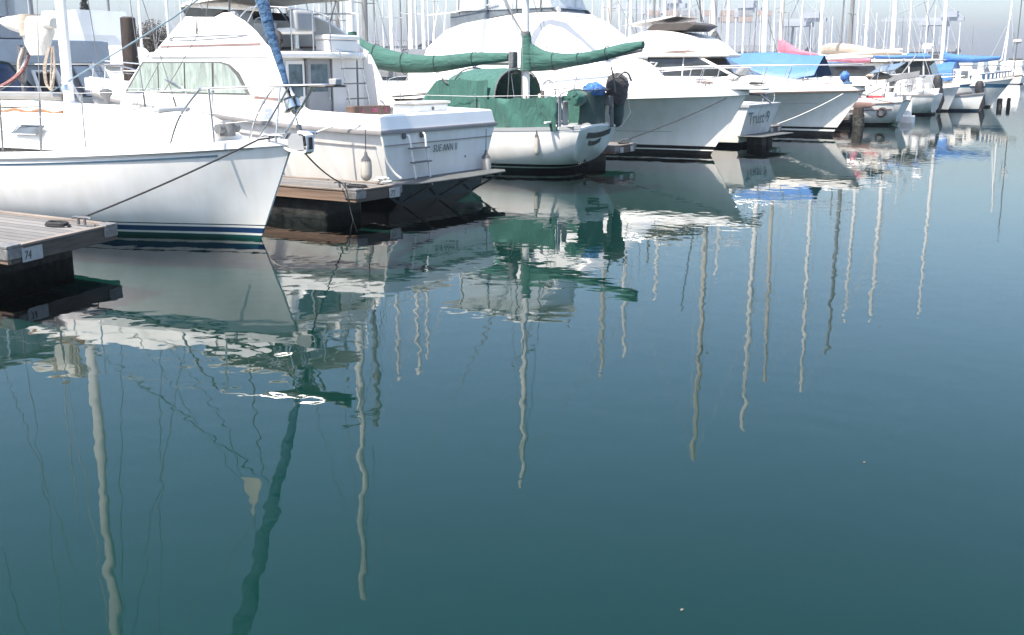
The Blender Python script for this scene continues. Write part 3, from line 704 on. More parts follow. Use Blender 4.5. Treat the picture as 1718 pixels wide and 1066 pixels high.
    bur = [(-11.72, cy - .16, 3.70), (-11.37, cy - .13, 3.68), (-11.53, cy - .15, 4.30)]
    build('burgee', MB().plate(bur, .006), M['sailwhite'], g)
    cleat(g, -10.45, cy - .45, 1.41, R(20), 'steel'); cleat(g, -10.55, cy + .42, 1.41, R(-20), 'steel')
    build('windlass', MB().lathe([(.11, 0), (.11, .16), (.09, .2), (.03, .22)], (-11.8, cy + .05, 1.42), 14).tube([(-11.8, cy - .14, 1.53), (-11.8, cy + .24, 1.53)], .07, 12), M['midgrey'], g)
    # clutter on the coach roof: spinnaker pole, oars
    build('whisker_pole', MB().tube([(-15.9, cy - .62, 1.84), (-13.2, cy - .3, 1.80)], .026, 8), M['mastwhite'], g)
    build('vent_cowl', MB().lathe([(.05, 0), (.05, .12), (.09, .18), (.1, .24), (.04, .27)], (-14.75, cy + .35, 1.77), 12), M['dullsteel'], g)
    return g

def smooth_rings(rs, k):
    out = []
    for i in range(len(rs) - 1):
        p0, p1, p2, p3 = rs[max(i - 1, 0)], rs[i], rs[i + 1], rs[min(i + 2, len(rs) - 1)]
        for j in range(k):
            t = j / k
            out.append([tuple(.5 * (2 * b + (c - a) * t + (2 * a - 5 * b + 4 * c - d) * t * t + (-a + 3 * b - 3 * c + d) * t ** 3) for a, b, c, d in zip(*q)) for q in zip(p0, p1, p2, p3)])
    out.append(rs[-1]); return out
sloop()

# white sail bundle hung by a halyard behind the mast
g = root('sail_bag', 'white canvas sail bundle slung beside the sloop mast', 'sail bag', (-17.5, 12.3, 2.55))
roll([(-18.42, 12.3, 3.16), (-18.15, 12.3, 3.13), (-17.75, 12.3, 3.09), (-17.3, 12.3, 3.1), (-16.9, 12.3, 3.1)], [(.02, .04), (.10, .12), (.13, .15), (.14, .14), (.10, .09)], M['sailwhite'], 'sail_roll', g, 3, 14, .1)
mb = MB()
for z, xa, xb, w_ in ((3.22, -17.72, -17.42, .16), (3.0, -17.74, -17.05, .17), (2.75, -17.7, -17.12, .14), (2.56, -17.63, -17.2, .1)):
    mb.v += []
mb.rings([[(lerp(xa, xb, .5) + (xb - xa) / 2 * math.cos(k * math.pi / 8), 12.3 + w_ * math.sin(k * math.pi / 8), z) for k in range(16)] for z, xa, xb, w_ in ((3.24, -17.68, -17.46, .12), (3.12, -17.76, -17.0, .17), (2.95, -17.78, -16.98, .18), (2.75, -17.72, -17.1, .15), (2.57, -17.62, -17.2, .09))])
build('hanging_skirt', mb, M['sailwhite'], g)
build('tie_band', MB().rings([[(-17.58 + .15 * math.cos(k * math.pi / 8), 12.3 + .19 * math.sin(k * math.pi / 8), z) for k in range(16)] for z in (2.9, 3.26)]), M['beige'], g)
wire('hoist_line', g, [(-17.57, 12.3, 3.2), (-17.5, 12.25, 6.0)], .012, M['wirelight'])

# ------------------------------------------------------------------ cabin boat with lettered transom
def cabin_boat():
    cy = 16.57
    g = root('cabin_sportfisher', 'white flybridge cabin boat lettered SUE ANN II on its transom', 'motorboat', (-16, cy, 0), 'boats moored in the first row')
    st = [(-11.86, -12.0, 1.79, 1.45, 1.30, -.35), (-13, -13, 1.83, 1.52, 1.33, -.4), (-14.5, -14.5, 1.84, 1.52, 1.40, -.45), (-16.2, -16.2, 1.76, 1.38, 1.52, -.5), (-18, -17.8, 1.5, 1.02, 1.61, -.5), (-19.6, -19.2, 1.05, .55, 1.7, -.45), (-20.9, -20.3, .48, .2, 1.79, -.35), (-21.7, -20.9, .02, .01, 1.86, -.2)]
    S, _ = hull(g, st, cy, 'vee', hull_mat('cabin_boat_hull', [(.33, (.012, .014, .016)), (9, (.76, .745, .705))], .22, .05), 5)  # black band is bottom paint plus painted shade under the swim platform
    # bulwark all the way round, raised above the rub rail
    path = sheer(S, cy)[::-1]; near = sheer(S, cy, 'near')[::-1]; far = sheer(S, cy, 'far')
    ring = near + far
    sweep(ring, [(.0, -.02), (.05, .24), (.09, .265), (.30, .265), (.32, .23), (.32, .0)], 'bulwark', M['gel'], g, cy)
    sweep(ring, [(-.03, -.055), (-.035, -.01), (-.02, .02), (.03, .02), (.03, -.055)], 'rub_rail', M['rub'], g, cy)
    for s in (-1, 1):
        pts = at_height(S, cy, 'vee', lambda s_: s_[4] - .26, .002, -20.5, -11.9, s)
        band(pts, .016, .006, 'hull_crease', M['rub'], g, s)
    build('hull_crease', MB().box(-11.875, -11.862, cy - 1.68, cy + 1.68, 1.045, 1.06), M['rub'], g)
    # foredeck + trunk
    deck(g, S, cy, M['deckwhite'], .1, .2, .3, 'foredeck', x1=-18.2)
    trunk = []
    for x, w_, z in ((-15, 1.36, 1.9), (-18.4, 1.3, 1.93), (-19.4, 1.05, 1.92), (-20.1, .75, 1.86)):
        trunk.append([(x, cy - w_ - .05, 1.5), (x, cy - w_, z - .06), (x, cy - w_ * .8, z), (x, cy, z + .06), (x, cy + w_ * .8, z), (x, cy + w_, z - .06), (x, cy + w_ + .05, 1.5)])
    build('trunk_cabin', MB().rings(smooth_rings(trunk, 3), closed=False), M['deckwhite'], g, ang=45)
    build('cockpit_sole', MB().box(-14.8, -12.15, cy - 1.5, cy + 1.5, .7, .74), M['deckwhite'], g)
    build('cockpit_liner', MB().box(-14.75, -12.2, cy + 1.46, cy + 1.5, .74, 1.5), M['gel'], g)
    # deck house
    hw = 1.43
    lean = lambda x, z: (z - .76) * .05
    build('deck_house', MB().prism([(-19.05, 1.5), (-18.9, 1.9), (-18.22, 2.56), (-14.76, 2.56), (-14.76, .76), (-18, .76)], cy - hw, cy + hw, lean), M['gel'], g, bevel=.05, seg=3)
    # side windows: four curtained panes each side
    def wy(z, s): return cy + s * (hw - (z - .76) * .05 + .005)
    top = 2.44
    for s in (-1, 1):
        rec = build('window_frame', MB().plate([(x, wy(z, s) + s * .012, z) for x, z in ((-18.80, 1.86), (-18.24, 2.47), (-16.05, 2.47), (-15.8, 2.42), (-15.55, 2.26), (-15.27, 1.86))], .012), M['window_frame'], g)
        for poly in ([(-18.70, 1.885), (-18.19, 2.445), (-17.78, 2.445), (-17.78, 1.885)], [(-17.75, 1.885), (-17.75, 2.445), (-17.03, 2.445), (-17.03, 1.885)], [(-16.99, 1.885), (-16.99, 2.445), (-16.26, 2.445), (-16.26, 1.885)], [(-16.2, 1.885), (-16.2, 2.445), (-16.05, 2.445), (-15.83, 2.39), (-15.62, 2.22), (-15.36, 1.885)]):
            pts = [(x, wy(z, s) + s * .027, z) for x, z in poly]
            build('window', MB().plate(pts, .01), M['curtain'], g)
    for s in (-1, 1):
        build('side_stripe', MB().plate([(x, cy + s * (hw + .006), z) for x, z in ((-15.16, 1.79), (-15.10, 1.845), (-14.28, 1.80), (-14.22, 1.755))], .006), M['rust'], g)
    # wings sloping from the flybridge down to the cockpit coaming
    for s in (-1, 1):
        y = cy + s * (hw - .06)
        build('cockpit_wing', MB().prism([(-14.78, 2.62), (-14.62, 2.62), (-14.45, 2.32), (-14.24, 1.92), (-14.02, 1.69), (-13.72, 1.56), (-14.78, 1.56)], y - .045, y + .045), M['gel'], g, bevel=.02)
    # flybridge deck slab with a curved after edge
    out = [(-18.42, cy - .9), (-18.0, cy - 1.37)] + [(-14.72, cy - 1.37)] + [(-14.72 + .24 * (1 - (q / 1.37) ** 2), cy + q) for q in (-1.2, -.9, -.5, 0, .5, .9, 1.2)] + [(-14.72, cy + 1.37), (-18.0, cy + 1.37), (-18.42, cy + .9)]
    build('flybridge_deck', MB().slab(out, 2.53, 2.655), M['gel'], g, bevel=.045, seg=3)
    # flybridge front and side coamings
    fy = 1.36
    lean2 = lambda x, z: max(0, z - 2.6) * .2
    build('flybridge_front', MB().prism([(-18.42, 2.56), (-18.30, 2.60), (-17.92, 2.63), (-17.1, 3.32), (-16.9, 3.32), (-17.4, 2.64)], cy - fy, cy + fy, lean2), M['gel'], g, bevel=.03)
    for s in (-1, 1):
        poly = [(-17.96, 2.6), (-17.1, 3.32), (-16.28, 3.30), (-16.08, 3.375), (-15.9, 3.38), (-15.5, 3.22), (-15.17, 3.02), (-14.9, 2.8), (-14.66, 2.655), (-14.66, 2.6)]
        a = [(x, cy + s * (fy - max(0, z - 2.6) * .2), z) for x, z in poly]
        build('flybridge_side', MB().plate(a, .06), M['gel'], g, bevel=.018)
        for za, zb, xa, xb, mm, nm in ((2.745, 2.775, -17.72, -15.0, 'rust', 'flybridge_stripe'),):
            build(nm, MB().plate([(x, cy + s * (fy - (z - 2.6) * .2 + .012 + (.0 if s > 0 else .0)), z) for x, z in ((xa, za), (xb, za + .02), (xb, zb + .03), (xa + .05, zb))], .055 * s), M[mm], g)
        tr = [(-17.5, 2.9), (-17.35, 2.935), (-15.75, 2.965), (-15.35, 2.955), (-15.6, 2.925), (-16.5, 2.885), (-17.3, 2.87), (-17.5, 2.9)]
        build('moulding', MB().tube([(x, cy + s * (fy - (z - 2.6) * .2 + .012), z) for x, z in tr], .008, 6), M['greygel'], g)
    build('fishing_rod_holder', MB().lathe([(.03, 0), (.03, .09), (.012, .1), (.008, .3)], (-16.72, cy - fy + .09, 3.0), 8), M['dullsteel'], g)
    # tinted flybridge windscreen + hardtop canvas above
    ys = fy - .18
    for s in (-1, 1):
        build('windscreen', MB().plate([(-17.08, cy + s * ys, 3.32), (-16.34, cy + s * ys, 3.30), (-16.08, cy + s * ys, 3.42), (-17.22, cy + s * ys, 3.5)], .012), M['glassdark'], g)
    build('windscreen', MB().plate([(-17.08, cy - ys, 3.32), (-17.08, cy + ys, 3.32), (-17.24, cy + ys, 3.5), (-17.24, cy - ys, 3.5)], .012), M['glassdark'], g)
    build('bimini_top', MB().rings([[(x, cy + q, z + .1 * (1 - (q / 1.1) ** 2)) for q in (-1.1, -.7, 0, .7, 1.1)] + [(x, cy + q, z - .06 + .1 * (1 - (q / 1.1) ** 2)) for q in (1.1, .7, 0, -.7, -1.1)] for x, z in ((-17.35, 3.52), (-17.2, 3.6), (-16.6, 3.66), (-16.0, 3.70), (-14.9, 3.72))]), M['sailwhite'], g)
    for x in (-16.9, -16.0, -15.2):
        for s in (-1, 1): build('bimini_pole', MB().tube([(x, cy + s * 1.05, 3.66), (lerp(x, -15.9, .4), cy + s * 1.15, 3.2)], .014, 7), M['steel'], g)
    build('antenna', MB().tube([(-15.98, cy - 1.12, 3.36), (-15.72, cy - 1.1, 6.2)], [.018, .006], 7), M['dullsteel'], g)
    # rails on the flybridge
    zf = 2.65
    build('bridge_rail', MB().tube(smooth_path([(-15.75, cy - 1.15, 3.22), (-15.4, cy - 1.1, 3.46), (-14.7, cy - 1.0, 3.44), (-14.55, cy - .8, 3.42), (-14.5, cy - .2, 3.36), (-14.5, cy + .02, 3.3)], 4) + [(-14.5, cy + .05, zf)], .014, 8), M['steel'], g)
    for x, y, z in ((-14.58, cy - .95, 3.43), (-14.5, cy - .45, 3.39)): build('bridge_rail_post', MB().tube([(x, y, zf), (x, y, z)], .013, 8), M['steel'], g)
    build('bridge_rail', MB().tube(smooth_path([(-16.6, cy + 1.1, 3.42), (-15.6, cy + 1.12, 3.42), (-14.75, cy + 1.12, 3.41)], 4) + [(-14.7, cy + 1.12, 3.38), (-14.7, cy + 1.12, zf)], .022, 8), M['mastwhite'], g)
    # seats
    def chair(x, y, wd, name='helm_chair'):
        c = build(name, MB().box(x - .28, x + .24, y - wd, y + wd, 2.98, 3.1), M['gel'], g, bevel=.05, seg=3)
        build('backrest', MB().prism([(x + .12, 3.08), (x + .02, 3.40), (x + .1, 3.45), (x + .26, 3.40), (x + .30, 3.02)], y - wd, y + wd), M['greygel'], c, bevel=.05, seg=3)
        build('pedestal', MB().lathe([(.15, 0), (.06, .06), (.05, .33)], (x, y, 2.655), 12), M['steel'], c)
        return c
    chair(-15.05, cy - .32, .27); chair(-16.2, cy - .75, .22, 'companion_seat')
    build('bench_seat', MB().box(-14.95, -14.6, cy + .1, cy + 1.0, 2.66, 2.88).box(-14.95, -14.58, cy + .08, cy + 1.02, 2.885, 2.98), M['gel'], g, bevel=.03)
    build('console', MB().box(-16.9, -16.4, cy - .5, cy + .6, 2.66, 3.25), M['gel'], g, bevel=.04)
    build('steering_wheel', MB().torus((-16.3, cy, 3.15), .18, .014, 'x', 20, 6), M['steel'], g)
    build('tyre_fender', MB().torus((-14.95, cy - 1.0, 2.86), .14, .06, 'y', 20, 8), M['blackrub'], g)
    # after bulkhead: window, door, trim
    xb = -14.752
    fr = build('bulkhead_window', MB().box(xb, xb + .02, cy - .97, cy - .47, 1.76, 2.48), M['gel'], g)
    build('pane', MB().box(xb + .02, xb + .026, cy - .90, cy - .53, 1.82, 2.42), M['glass_reflection'], fr)
    dr = build('cabin_door', MB().box(xb, xb + .03, cy - .40, cy + .27, 1.0, 2.5), M['greygel'], g, bevel=.01)
    build('pane', MB().box(xb + .03, xb + .037, cy - .30, cy + .17, 1.9, 2.42), M['glass_reflection'], dr)
    build('door_jamb', MB().box(xb, xb + .05, cy - .455, cy - .405, 1.0, 2.52), M['rub'], dr)
    build('door_jamb', MB().box(xb, xb + .05, cy + .275, cy + .30, 1.0, 2.52), M['rub'], dr)
    build('handle', MB().tube([(xb + .05, cy + .2, 1.75), (xb + .05, cy + .2, 1.85)], .012, 6), M['steel'], dr)
    # ladder
    lx = lambda z: -14.28 - (z - 1.4) * .08
    ld = build('bridge_ladder', MB().tube(smooth_path([(lx(1.3) + .1, cy + .42, .8), (lx(2.2), cy + .22, 2.25), (lx(2.5), cy + .16, 2.62), (lx(2.6) - .1, cy + .16, 2.70)], 5), .016, 8), M['steel'], g)
    build('rail', MB().tube(smooth_path([(lx(1.3) + .1, cy + .98, .8), (lx(2.2), cy + .80, 2.25), (lx(2.5), cy + .76, 2.58), (lx(2.6) - .1, cy + .76, 2.66)], 5), .016, 8), M['steel'], ld)
    for i, z in enumerate((1.2, 1.48, 1.76, 2.05, 2.34)):
        o = lerp(.42, .18, (z - .8) / 1.7)
        build('rung', MB().box(lx(z) - .03, lx(z) + .03, cy + o - .02, cy + o + .60, z - .012, z + .012), M['dullsteel'], ld)
    build('pole', MB().tube([(-14.62, cy + .95, .9), (-14.6, cy + .93, 2.5)], .018, 8), M['dullsteel'], g)
    # transom gear
    text('boat_name', 'SUE ANN II', .185, (-11.857, 16.27, .865), (R(90), 0, R(90)), M['inkgreen'], g, .25, .76, .0025, 1.1)
    plat = build('swim_platform', MB().slab([(-11.95, cy - 1.68), (-11.6, cy - 1.70), (-11.32, cy - 1.5), (-11.24, cy), (-11.28, cy + 1.25), (-11.45, cy + 1.5), (-11.95, cy + 1.45)], .405, .435), M['platform'], g, bevel=.012)
    for y in (cy - 1.1, cy, cy + 1.1): build('bracket', MB().tube([(-11.3, y, .39), (-11.95, y, .05)], .02, 6), M['dullsteel'], plat)
    tl = build('boarding_ladder', MB().tube(smooth_path([(-11.86, 15.47, 1.2), (-11.8, 15.47, 1.2), (-11.77, 15.48, 1.12), (-11.76, 15.50, .95), (-11.75, 15.6, .45)], 4), .018, 8), M['mastwhite'], g)
    build('rail', MB().tube(smooth_path([(-11.86, 15.94, 1.22), (-11.8, 15.93, 1.22), (-11.77, 15.93, 1.14), (-11.76, 15.94, .95), (-11.75, 16.03, .45)], 4), .018, 8), M['mastwhite'], tl)
    for z, o in ((.98, .0), (.73, .06)): build('step', MB().box(-11.81, -11.71, 15.46 + o, 15.98 + o, z - .012, z + .012), M['dullsteel'], tl)
    for y in (15.42, 15.94): build('exhaust_flange', MB().lathe([(.06, 0), (.055, .02), (.03, .022)], (-11.86, y, 1.2), 12, 'x'), M['midgrey'], g)
    build('drain_fitting', MB().lathe([(.025, 0), (.02, .012)], (-11.86, 17.3, .72), 8, 'x'), M['dullsteel'], g)
    # cockpit fittings
    bx = build('bait_station', MB().box(-12.75, -12.2, 16.25, 17.25, 1.5, 1.70), M['gel'], g, bevel=.03)
    build('lid', MB().box(-12.8, -12.17, 16.2, 17.3, 1.705, 1.75), M['cream'], bx, bevel=.02)
    build('knob', MB().lathe([(.03, 0), (.03, .02)], (-12.2, 16.75, 1.62), 8, 'x'), M['dullsteel'], bx)
    # bow rail
    def by(x, s): return cy + s * max(.05, interp([(-21.7, .1), (-20.9, .45), (-19.6, .95), (-18, 1.38), (-16, 1.55)], x)[0])
    for s in (-1, 1):
        build('bow_rail', MB().tube(smooth_path([(-16.9, by(-16.9, s), 1.86), (-17.2, by(-17.2, s), 2.05), (-19.06, by(-19.06, s), 2.36), (-20.2, by(-20.2, s), 2.4), (-21.4, by(-21.4, s), 2.5)], 4), .014, 8), M['steel'], g)
        build('mid_rail', MB().tube([(-18.4, by(-18.4, s), 2.22), (-21.0, by(-21, s), 2.28)], .01, 6), M['steel'], g)
        for x in (-18.3, -19.3, -20.2, -21.0): build('rail_post', MB().tube([(x - .12, by(x, s), 1.8), (x, by(x, s), interp([(-21.4, 2.5), (-20.2, 2.4), (-19, 2.35), (-17.2, 2.05)], x)[0])], .012, 6), M['steel'], g)
    return g
cabin_boat()
mb = MB(); mb.prism([(-14.3, .76), (-14.3, 1.62), (-13.95, 1.62), (-13.9, .76)], 16.75, 17.72)
g = root('lettered_crate', 'brown crate with magenta markings at the foot of the bridge ladder', 'crate', (-14.1, 17.2, .76))
build('box', mb, M['brownbox'], g, bevel=.015)
for body, y in (('A', 16.8), ('1098', 17.08), ('18', 17.48)): text('marking', body, .12, (-13.925, y, 1.50), (R(90), 0, R(90)), M['pinkink'], g, 0, .8)

# ------------------------------------------------------------------ green ketch
def ketch():
    cy = 22.6
    g = root('green_ketch', 'white ketch with green sail covers, green dodger and cockpit cloths', 'sailboat', (-16.5, cy, 0), 'boats moored in the first row')
    st = [(-11.75, -12.2, .93, .62, 1.05, .24), (-12.6, -12.6, 1.12, .92, 1.0, .02), (-14, -14, 1.34, 1.16, .96, -.35), (-16, -16, 1.5, 1.34, .98, -.6), (-18, -18, 1.46, 1.25, 1.05, -.6), (-20, -19.8, 1.1, .8, 1.18, -.5), (-21.6, -21, .5, .3, 1.34, -.4), (-22.5, -21.8, .02, .01, 1.45, -.2)]
    S, _ = hull(g, st, cy, 'round', H_GREEN, 5)
    deck(g, S, cy, M['deckwhite'], .06)
    sweep(sheer(S, cy), [(-.012, -.03), (-.012, .05), (.03, .05), (.03, -.0)], 'toe_rail', M['greygel'], g, cy)
    # heart shaped transom: two covered name boards
    for (ya, yb, za, zb, dz, nm) in ((22.12, 23.2, .80, .93, .05, 'name_board'), (22.34, 22.86, .63, .735, .04, 'port_board')):
        n = 8
        top = [(-11.795 + .06 * 0, lerp(ya, yb, i / n), zb + dz * (i / n) ** 2 - .03 * math.sin(math.pi * i / n)) for i in range(n + 1)]
        bot = [(-11.83, lerp(ya, yb, i / n) + .01, za + dz * (i / n) ** 2 - .03 * math.sin(math.pi * i / n)) for i in range(n + 1)]
        off = lambda p: (-11.745 - .45 * (1.05 - p[2]) / 1.05, p[1], p[2])
        build(nm, MB().plate([off(p) for p in top] + [off(p) for p in bot[::-1]], -.02), M['patch'], g, bevel=.012)
    build('exhaust', MB().tube([(-12.3, 22.5, .30), (-12.02, 22.5, .27)], .04, 8), M['dullsteel'], g)
    build('coach_roof', MB().rings(smooth_rings([[(x, cy - w_ - .06, .95), (x, cy - w_, z - .05), (x, cy - w_ * .8, z), (x, cy, z + .06), (x, cy + w_ * .8, z), (x, cy + w_, z - .05), (x, cy + w_ + .06, .95)] for x, w_, z in ((-15.2, .95, 1.55), (-17, 1.0, 1.52), (-19, .88, 1.5), (-20.2, .55, 1.42), (-20.6, .4, 1.2))], 3), closed=False), M['deckwhite'], g, ang=45)
    for x0, x1 in ((-17.1, -16.6), (-18.3, -17.8)):
        build('window', MB().plate([(x0, cy - 1.04, 1.24), (x0 + .06, cy - 1.035, 1.36), (x1 - .02, cy - 1.035, 1.37), (x1 + .04, cy - 1.04, 1.25)], .012), M['glassgrey'], g)
    # spars
    build('main_mast', MB().tube([(-19.0, cy, 1.5), (-19.05, cy, 5), (-19.2, cy, 12.7)], [.11, .11, .08], 12), M['mastwhite'], g)
    build('mizzen_mast', MB().tube([(-13.72, cy, .95), (-13.75, cy, 4), (-13.82, cy, 8.1)], [.085, .08, .055], 12), M['mastwhite'], g)
    for x, z, ww in ((-19.1, 7.2, .8), (-13.78, 4.6, .55)): build('spreader', MB().tube([(x, cy - ww, z + .03), (x, cy, z), (x, cy + ww, z + .03)], .025, 7), M['alu'], g)
    build('main_boom', MB().tube([(-18.9, cy, 2.5), (-14.1, cy, 2.46)], .06, 8), M['alu'], g)
    build('mizzen_boom', MB().tube([(-13.65, cy, 2.30), (-12.9, cy, 2.34), (-10.75, cy, 2.74)], .05, 8), M['alu'], g)
    # sail covers
    roll([(-18.98, cy, 2.86), (-18.7, cy, 2.72), (-18.2, cy, 2.60), (-17.3, cy, 2.45), (-16.3, cy, 2.44), (-15.2, cy, 2.54), (-14.2, cy, 2.59)], [(.10, .36), (.17, .34), (.19, .30), (.19, .25), (.17, .20), (.13, .16), (.09, .10)], M['green'], 'main_sail_cover', g, 11, 18, .07)
    build('cover_collar', MB().rings([[(-18.99 + .125 * math.cos(k * math.pi / 7) * q, cy + .125 * math.sin(k * math.pi / 7) * q, z) for k in range(14)] for z, q in ((2.5, 1.3), (2.8, 1.25), (3.1, 1.05), (3.24, .95))]), M['green'], g)
    roll([(-13.62, cy, 2.60), (-13.35, cy, 2.53), (-12.95, cy, 2.50), (-12.3, cy, 2.53), (-11.6, cy, 2.66), (-11.1, cy, 2.77), (-10.72, cy, 2.84)], [(.10, .30), (.16, .25), (.16, .19), (.14, .14), (.12, .13), (.10, .12), (.08, .085)], M['green'], 'mizzen_sail_cover', g, 5, 18, .10)
    build('cover_collar', MB().rings([[(-13.72 + dx + .12 * math.cos(k * math.pi / 7) * q, cy + .12 * math.sin(k * math.pi / 7) * q, z) for k in range(14)] for z, q, dx in ((2.28, 1.45, .02), (2.5, 1.5, .04), (2.75, 1.25, .02), (2.95, .95, 0), (3.1, .9, 0))]), M['green'], g)
    build('cover_tie', MB().rings([[(-13.74 + .115 * math.cos(k * math.pi / 7), cy + .115 * math.sin(k * math.pi / 7), z) for k in range(14)] for z in (3.08, 3.17)]), M['midgrey'], g)
    for xx, zz, hy, hz in ((-18.2, 2.60, .21, .33), (-17.3, 2.45, .21, .28), (-16.3, 2.44, .19, .23), (-15.2, 2.54, .15, .19), (-12.95, 2.50, .18, .22), (-12.3, 2.53, .16, .17), (-11.6, 2.66, .14, .155)):
        build('cover_tie', MB().tube([(xx + .015 * math.sin(a * .63), cy + hy * math.cos(a * .3142), zz + hz * math.sin(a * .3142)) for a in range(21)], .009, 5), M['darkgreen'], g)
    build('boom_strap', MB().box(-14.16, -14.02, cy - .12, cy + .12, 2.2, 2.72), M['midgrey'], g, bevel=.03)
    build('winch', MB().lathe([(.055, 0), (.05, .07), (.04, .1), (.055, .14)], (-13.62, cy - .12, 1.55), 10), M['steel'], g)
    # dodger: green hood on hoops
    hoop = []
    for x, w_, z, b in ((-16.0, .95, 1.62, 1.45), (-15.7, 1.0, 2.0, 1.35), (-15.45, 1.02, 2.24, 1.3), (-15.1, 1.04, 2.32, 1.3), (-14.3, 1.05, 2.34, 1.3), (-13.95, 1.05, 2.30, 1.3)):
        hoop.append([(x, cy + w_ * math.cos(math.pi * (1 - k / 14)), b + (z - b) * math.sin(math.pi * k / 14) ** .55) for k in range(15)])
    inn = [[(x, cy + (y - cy) * .985, z - .02) for x, y, z in r_] for r_ in hoop]
    dg = MB(); dg.rings(hoop, True, False, closed=False); dg.rings(inn, True, False, closed=False)
    dod = build('dodger', dg, M['greenflat'], g, ang=80)
    for x, wd in ((-13.95, 1.05), (-15.2, 1.045)):
        z = 2.31 if x > -14 else 2.32
        build('hoop', MB().tube([(x, cy + (wd + .01) * math.cos(math.pi * (1 - k / 20)), 1.3 + (z - 1.28) * math.sin(math.pi * k / 20) ** .55) for k in range(21)], .018, 7), M['midgrey'], dod)
    sc_r = []
    for k in range(31):
        t = k / 30; x = lerp(-16.12, -14.13, t); zt = interp([(-16.12, 1.48), (-15.6, 2.06), (-15.3, 2.10), (-14.13, 2.07)], x)[0] - .025 * abs(math.sin(t * 9.5))
        sc_r.append([(x + .02 * math.sin(q * 4 + t * 11), cy - 1.03 - .05 * t - .06 * (1 - q) + (.022 * math.sin(t * 26 + q * 3) + .014 * math.sin(t * 61 - q * 5)) * (1.1 - q), lerp(1.08 + .02 * math.sin(t * 15), zt, q)) for q in (0, .2, .4, .6, .8, 1)])
    build('side_curtain', MB().rings([r_ + [(x, y + .012, z) for x, y, z in r_[::-1]] for r_ in sc_r]), M['greenflat'], dod, ang=80)
    build('seam_strip', MB().plate([(-15.42, cy - 1.085, 2.11), (-15.36, cy - 1.085, 2.11), (-15.2, cy - 1.09, 1.98), (-15.26, cy - 1.09, 1.98)], .008), M['midgrey'], dod)
    build('companionway_shade', MB().box(-15.1, -15.05, cy - .82, cy + .82, 1.0, 2.1), M['interior_shade'], g)  # dark panel paints in the shade under the dodger
    build('cockpit_bench', MB().box(-14.6, -13.9, cy - .75, cy - .2, 1.35, 1.62), M['redbrown'], g, bevel=.02)
    build('wheel_pedestal', MB().box(-13.35, -13.2, cy - .1, cy + .1, 1.0, 1.75), M['gel'], g, bevel=.02)
    build('steering_wheel', MB().torus((-13.12, cy, 1.72), .34, .016, 'x', 24, 6), M['steel'], g)
    # weather cloth laced to the lifeline
    def cloth(x0, x1, y, z0a, z0b, z1, seed, nx=22):
        rd = random.Random(seed); rings = []
        for i in range(nx + 1):
            t = i / nx; x = lerp(x0, x1, t); dip = .035 * abs(math.sin(t * math.pi * 4))
            zt = lerp(z0a, z0b, t) - dip
            rings.append([(x + .03 * (1 - q) * math.sin(t * 9), y + .035 * math.sin(t * 23 + q * 5) * (1 - abs(q - .5)) + .02 * math.sin(9 * t + 4 * q), lerp(z1 + .015 * math.sin(t * 13), zt, q)) for q in (0, .2, .4, .6, .8, 1)])
        back = [[(x, yy + .008, z) for x, yy, z in r_] for r_ in rings]
        return MB().rings([a + b[::-1] for a, b in zip(rings, back)])
    build('weather_cloth', cloth(-14.32, -12.27, cy - 1.12, 1.66, 1.74, .97, 2), M['greenflat'], g, ang=80)
    build('weather_cloth', cloth(-14.3, -12.4, cy + 1.2, 1.66, 1.72, .97, 5), M['greenflat'], g, ang=80)
    for x, y in ((-14.4, -1.16), (-12.25, -1.05), (-16.4, -1.38), (-18.4, -1.34), (-20.2, -.98)):
        for s in (1, -1): stanchion(g, x, cy + y * s, 1.0, 1.76)
    for s in (1, -1):
        wire('lifeline', g, [(-12.25, cy - 1.05 * s, 1.75), (-14.4, cy - 1.16 * s, 1.7), (-16.4, cy - 1.38 * s, 1.72), (-18.4, cy - 1.34 * s, 1.74), (-20.2, cy - .98 * s, 1.8)], .007, M['wirelight'])
        build('push_pit', MB().tube(smooth_path([(-12.3, cy - 1.0 * s, 1.0), (-12.25, cy - 1.02 * s, 1.7), (-12.0, cy - .96 * s, 1.86), (-11.75, cy - .6 * s, 1.86), (-11.7, cy - .1 * s, 1.86)], 4), .015, 8), M['dullsteel'], g)
        for xx, zz, xt, zt in ((-19, 1.05, -19.18, 12.4), (-18.3, 1.05, -19.1, 7.2), (-13.6, 1.0, -13.82, 7.8), (-13.2, 1.0, -13.78, 4.6)):
            wire('shroud', g, [(xx, cy - 1.35 * s if xx < -15 else cy - 1.1 * s, zz), (xt, cy, zt)], .006)
    wire('topping_lift', g, [(-10.75, cy, 2.78), (-13.82, cy, 7.8)], .006); wire('topping_lift', g, [(-14.1, cy, 2.6), (-19.18, cy, 12.4)], .006)
    wire('mizzen_sheet', g, [(-12.9, cy - .05, 2.3), (-12.5, cy - .3, 1.1)], .009, M['ropew']); wire('mizzen_sheet', g, [(-14.1, cy - .1, 2.3), (-13.9, cy - .25, 1.6)], .009, M['wirelight'])
    wire('forestay', g, [(-22.4, cy, 1.5), (-19.18, cy, 12.5)], .007)
    # white board, anchor bracket at the quarter
    build('oar_board', MB().box(-12.32, -12.28, cy - 1.02, cy - .84, 1.0, 1.72).box(-12.30, -12.26, cy - .80, cy - .58, 1.02, 1.62), M['greygel'], g, bevel=.02)
    build('stern_cross_bar', MB().box(-12.45, -12.38, cy - 1.35, cy - .35, 1.14, 1.18), M['gel'], g, bevel=.008)
    build('stern_step', MB().box(-12.2, -11.9, cy - 1.02, cy - .3, 1.06, 1.09), M['greygel'], g, bevel=.008)
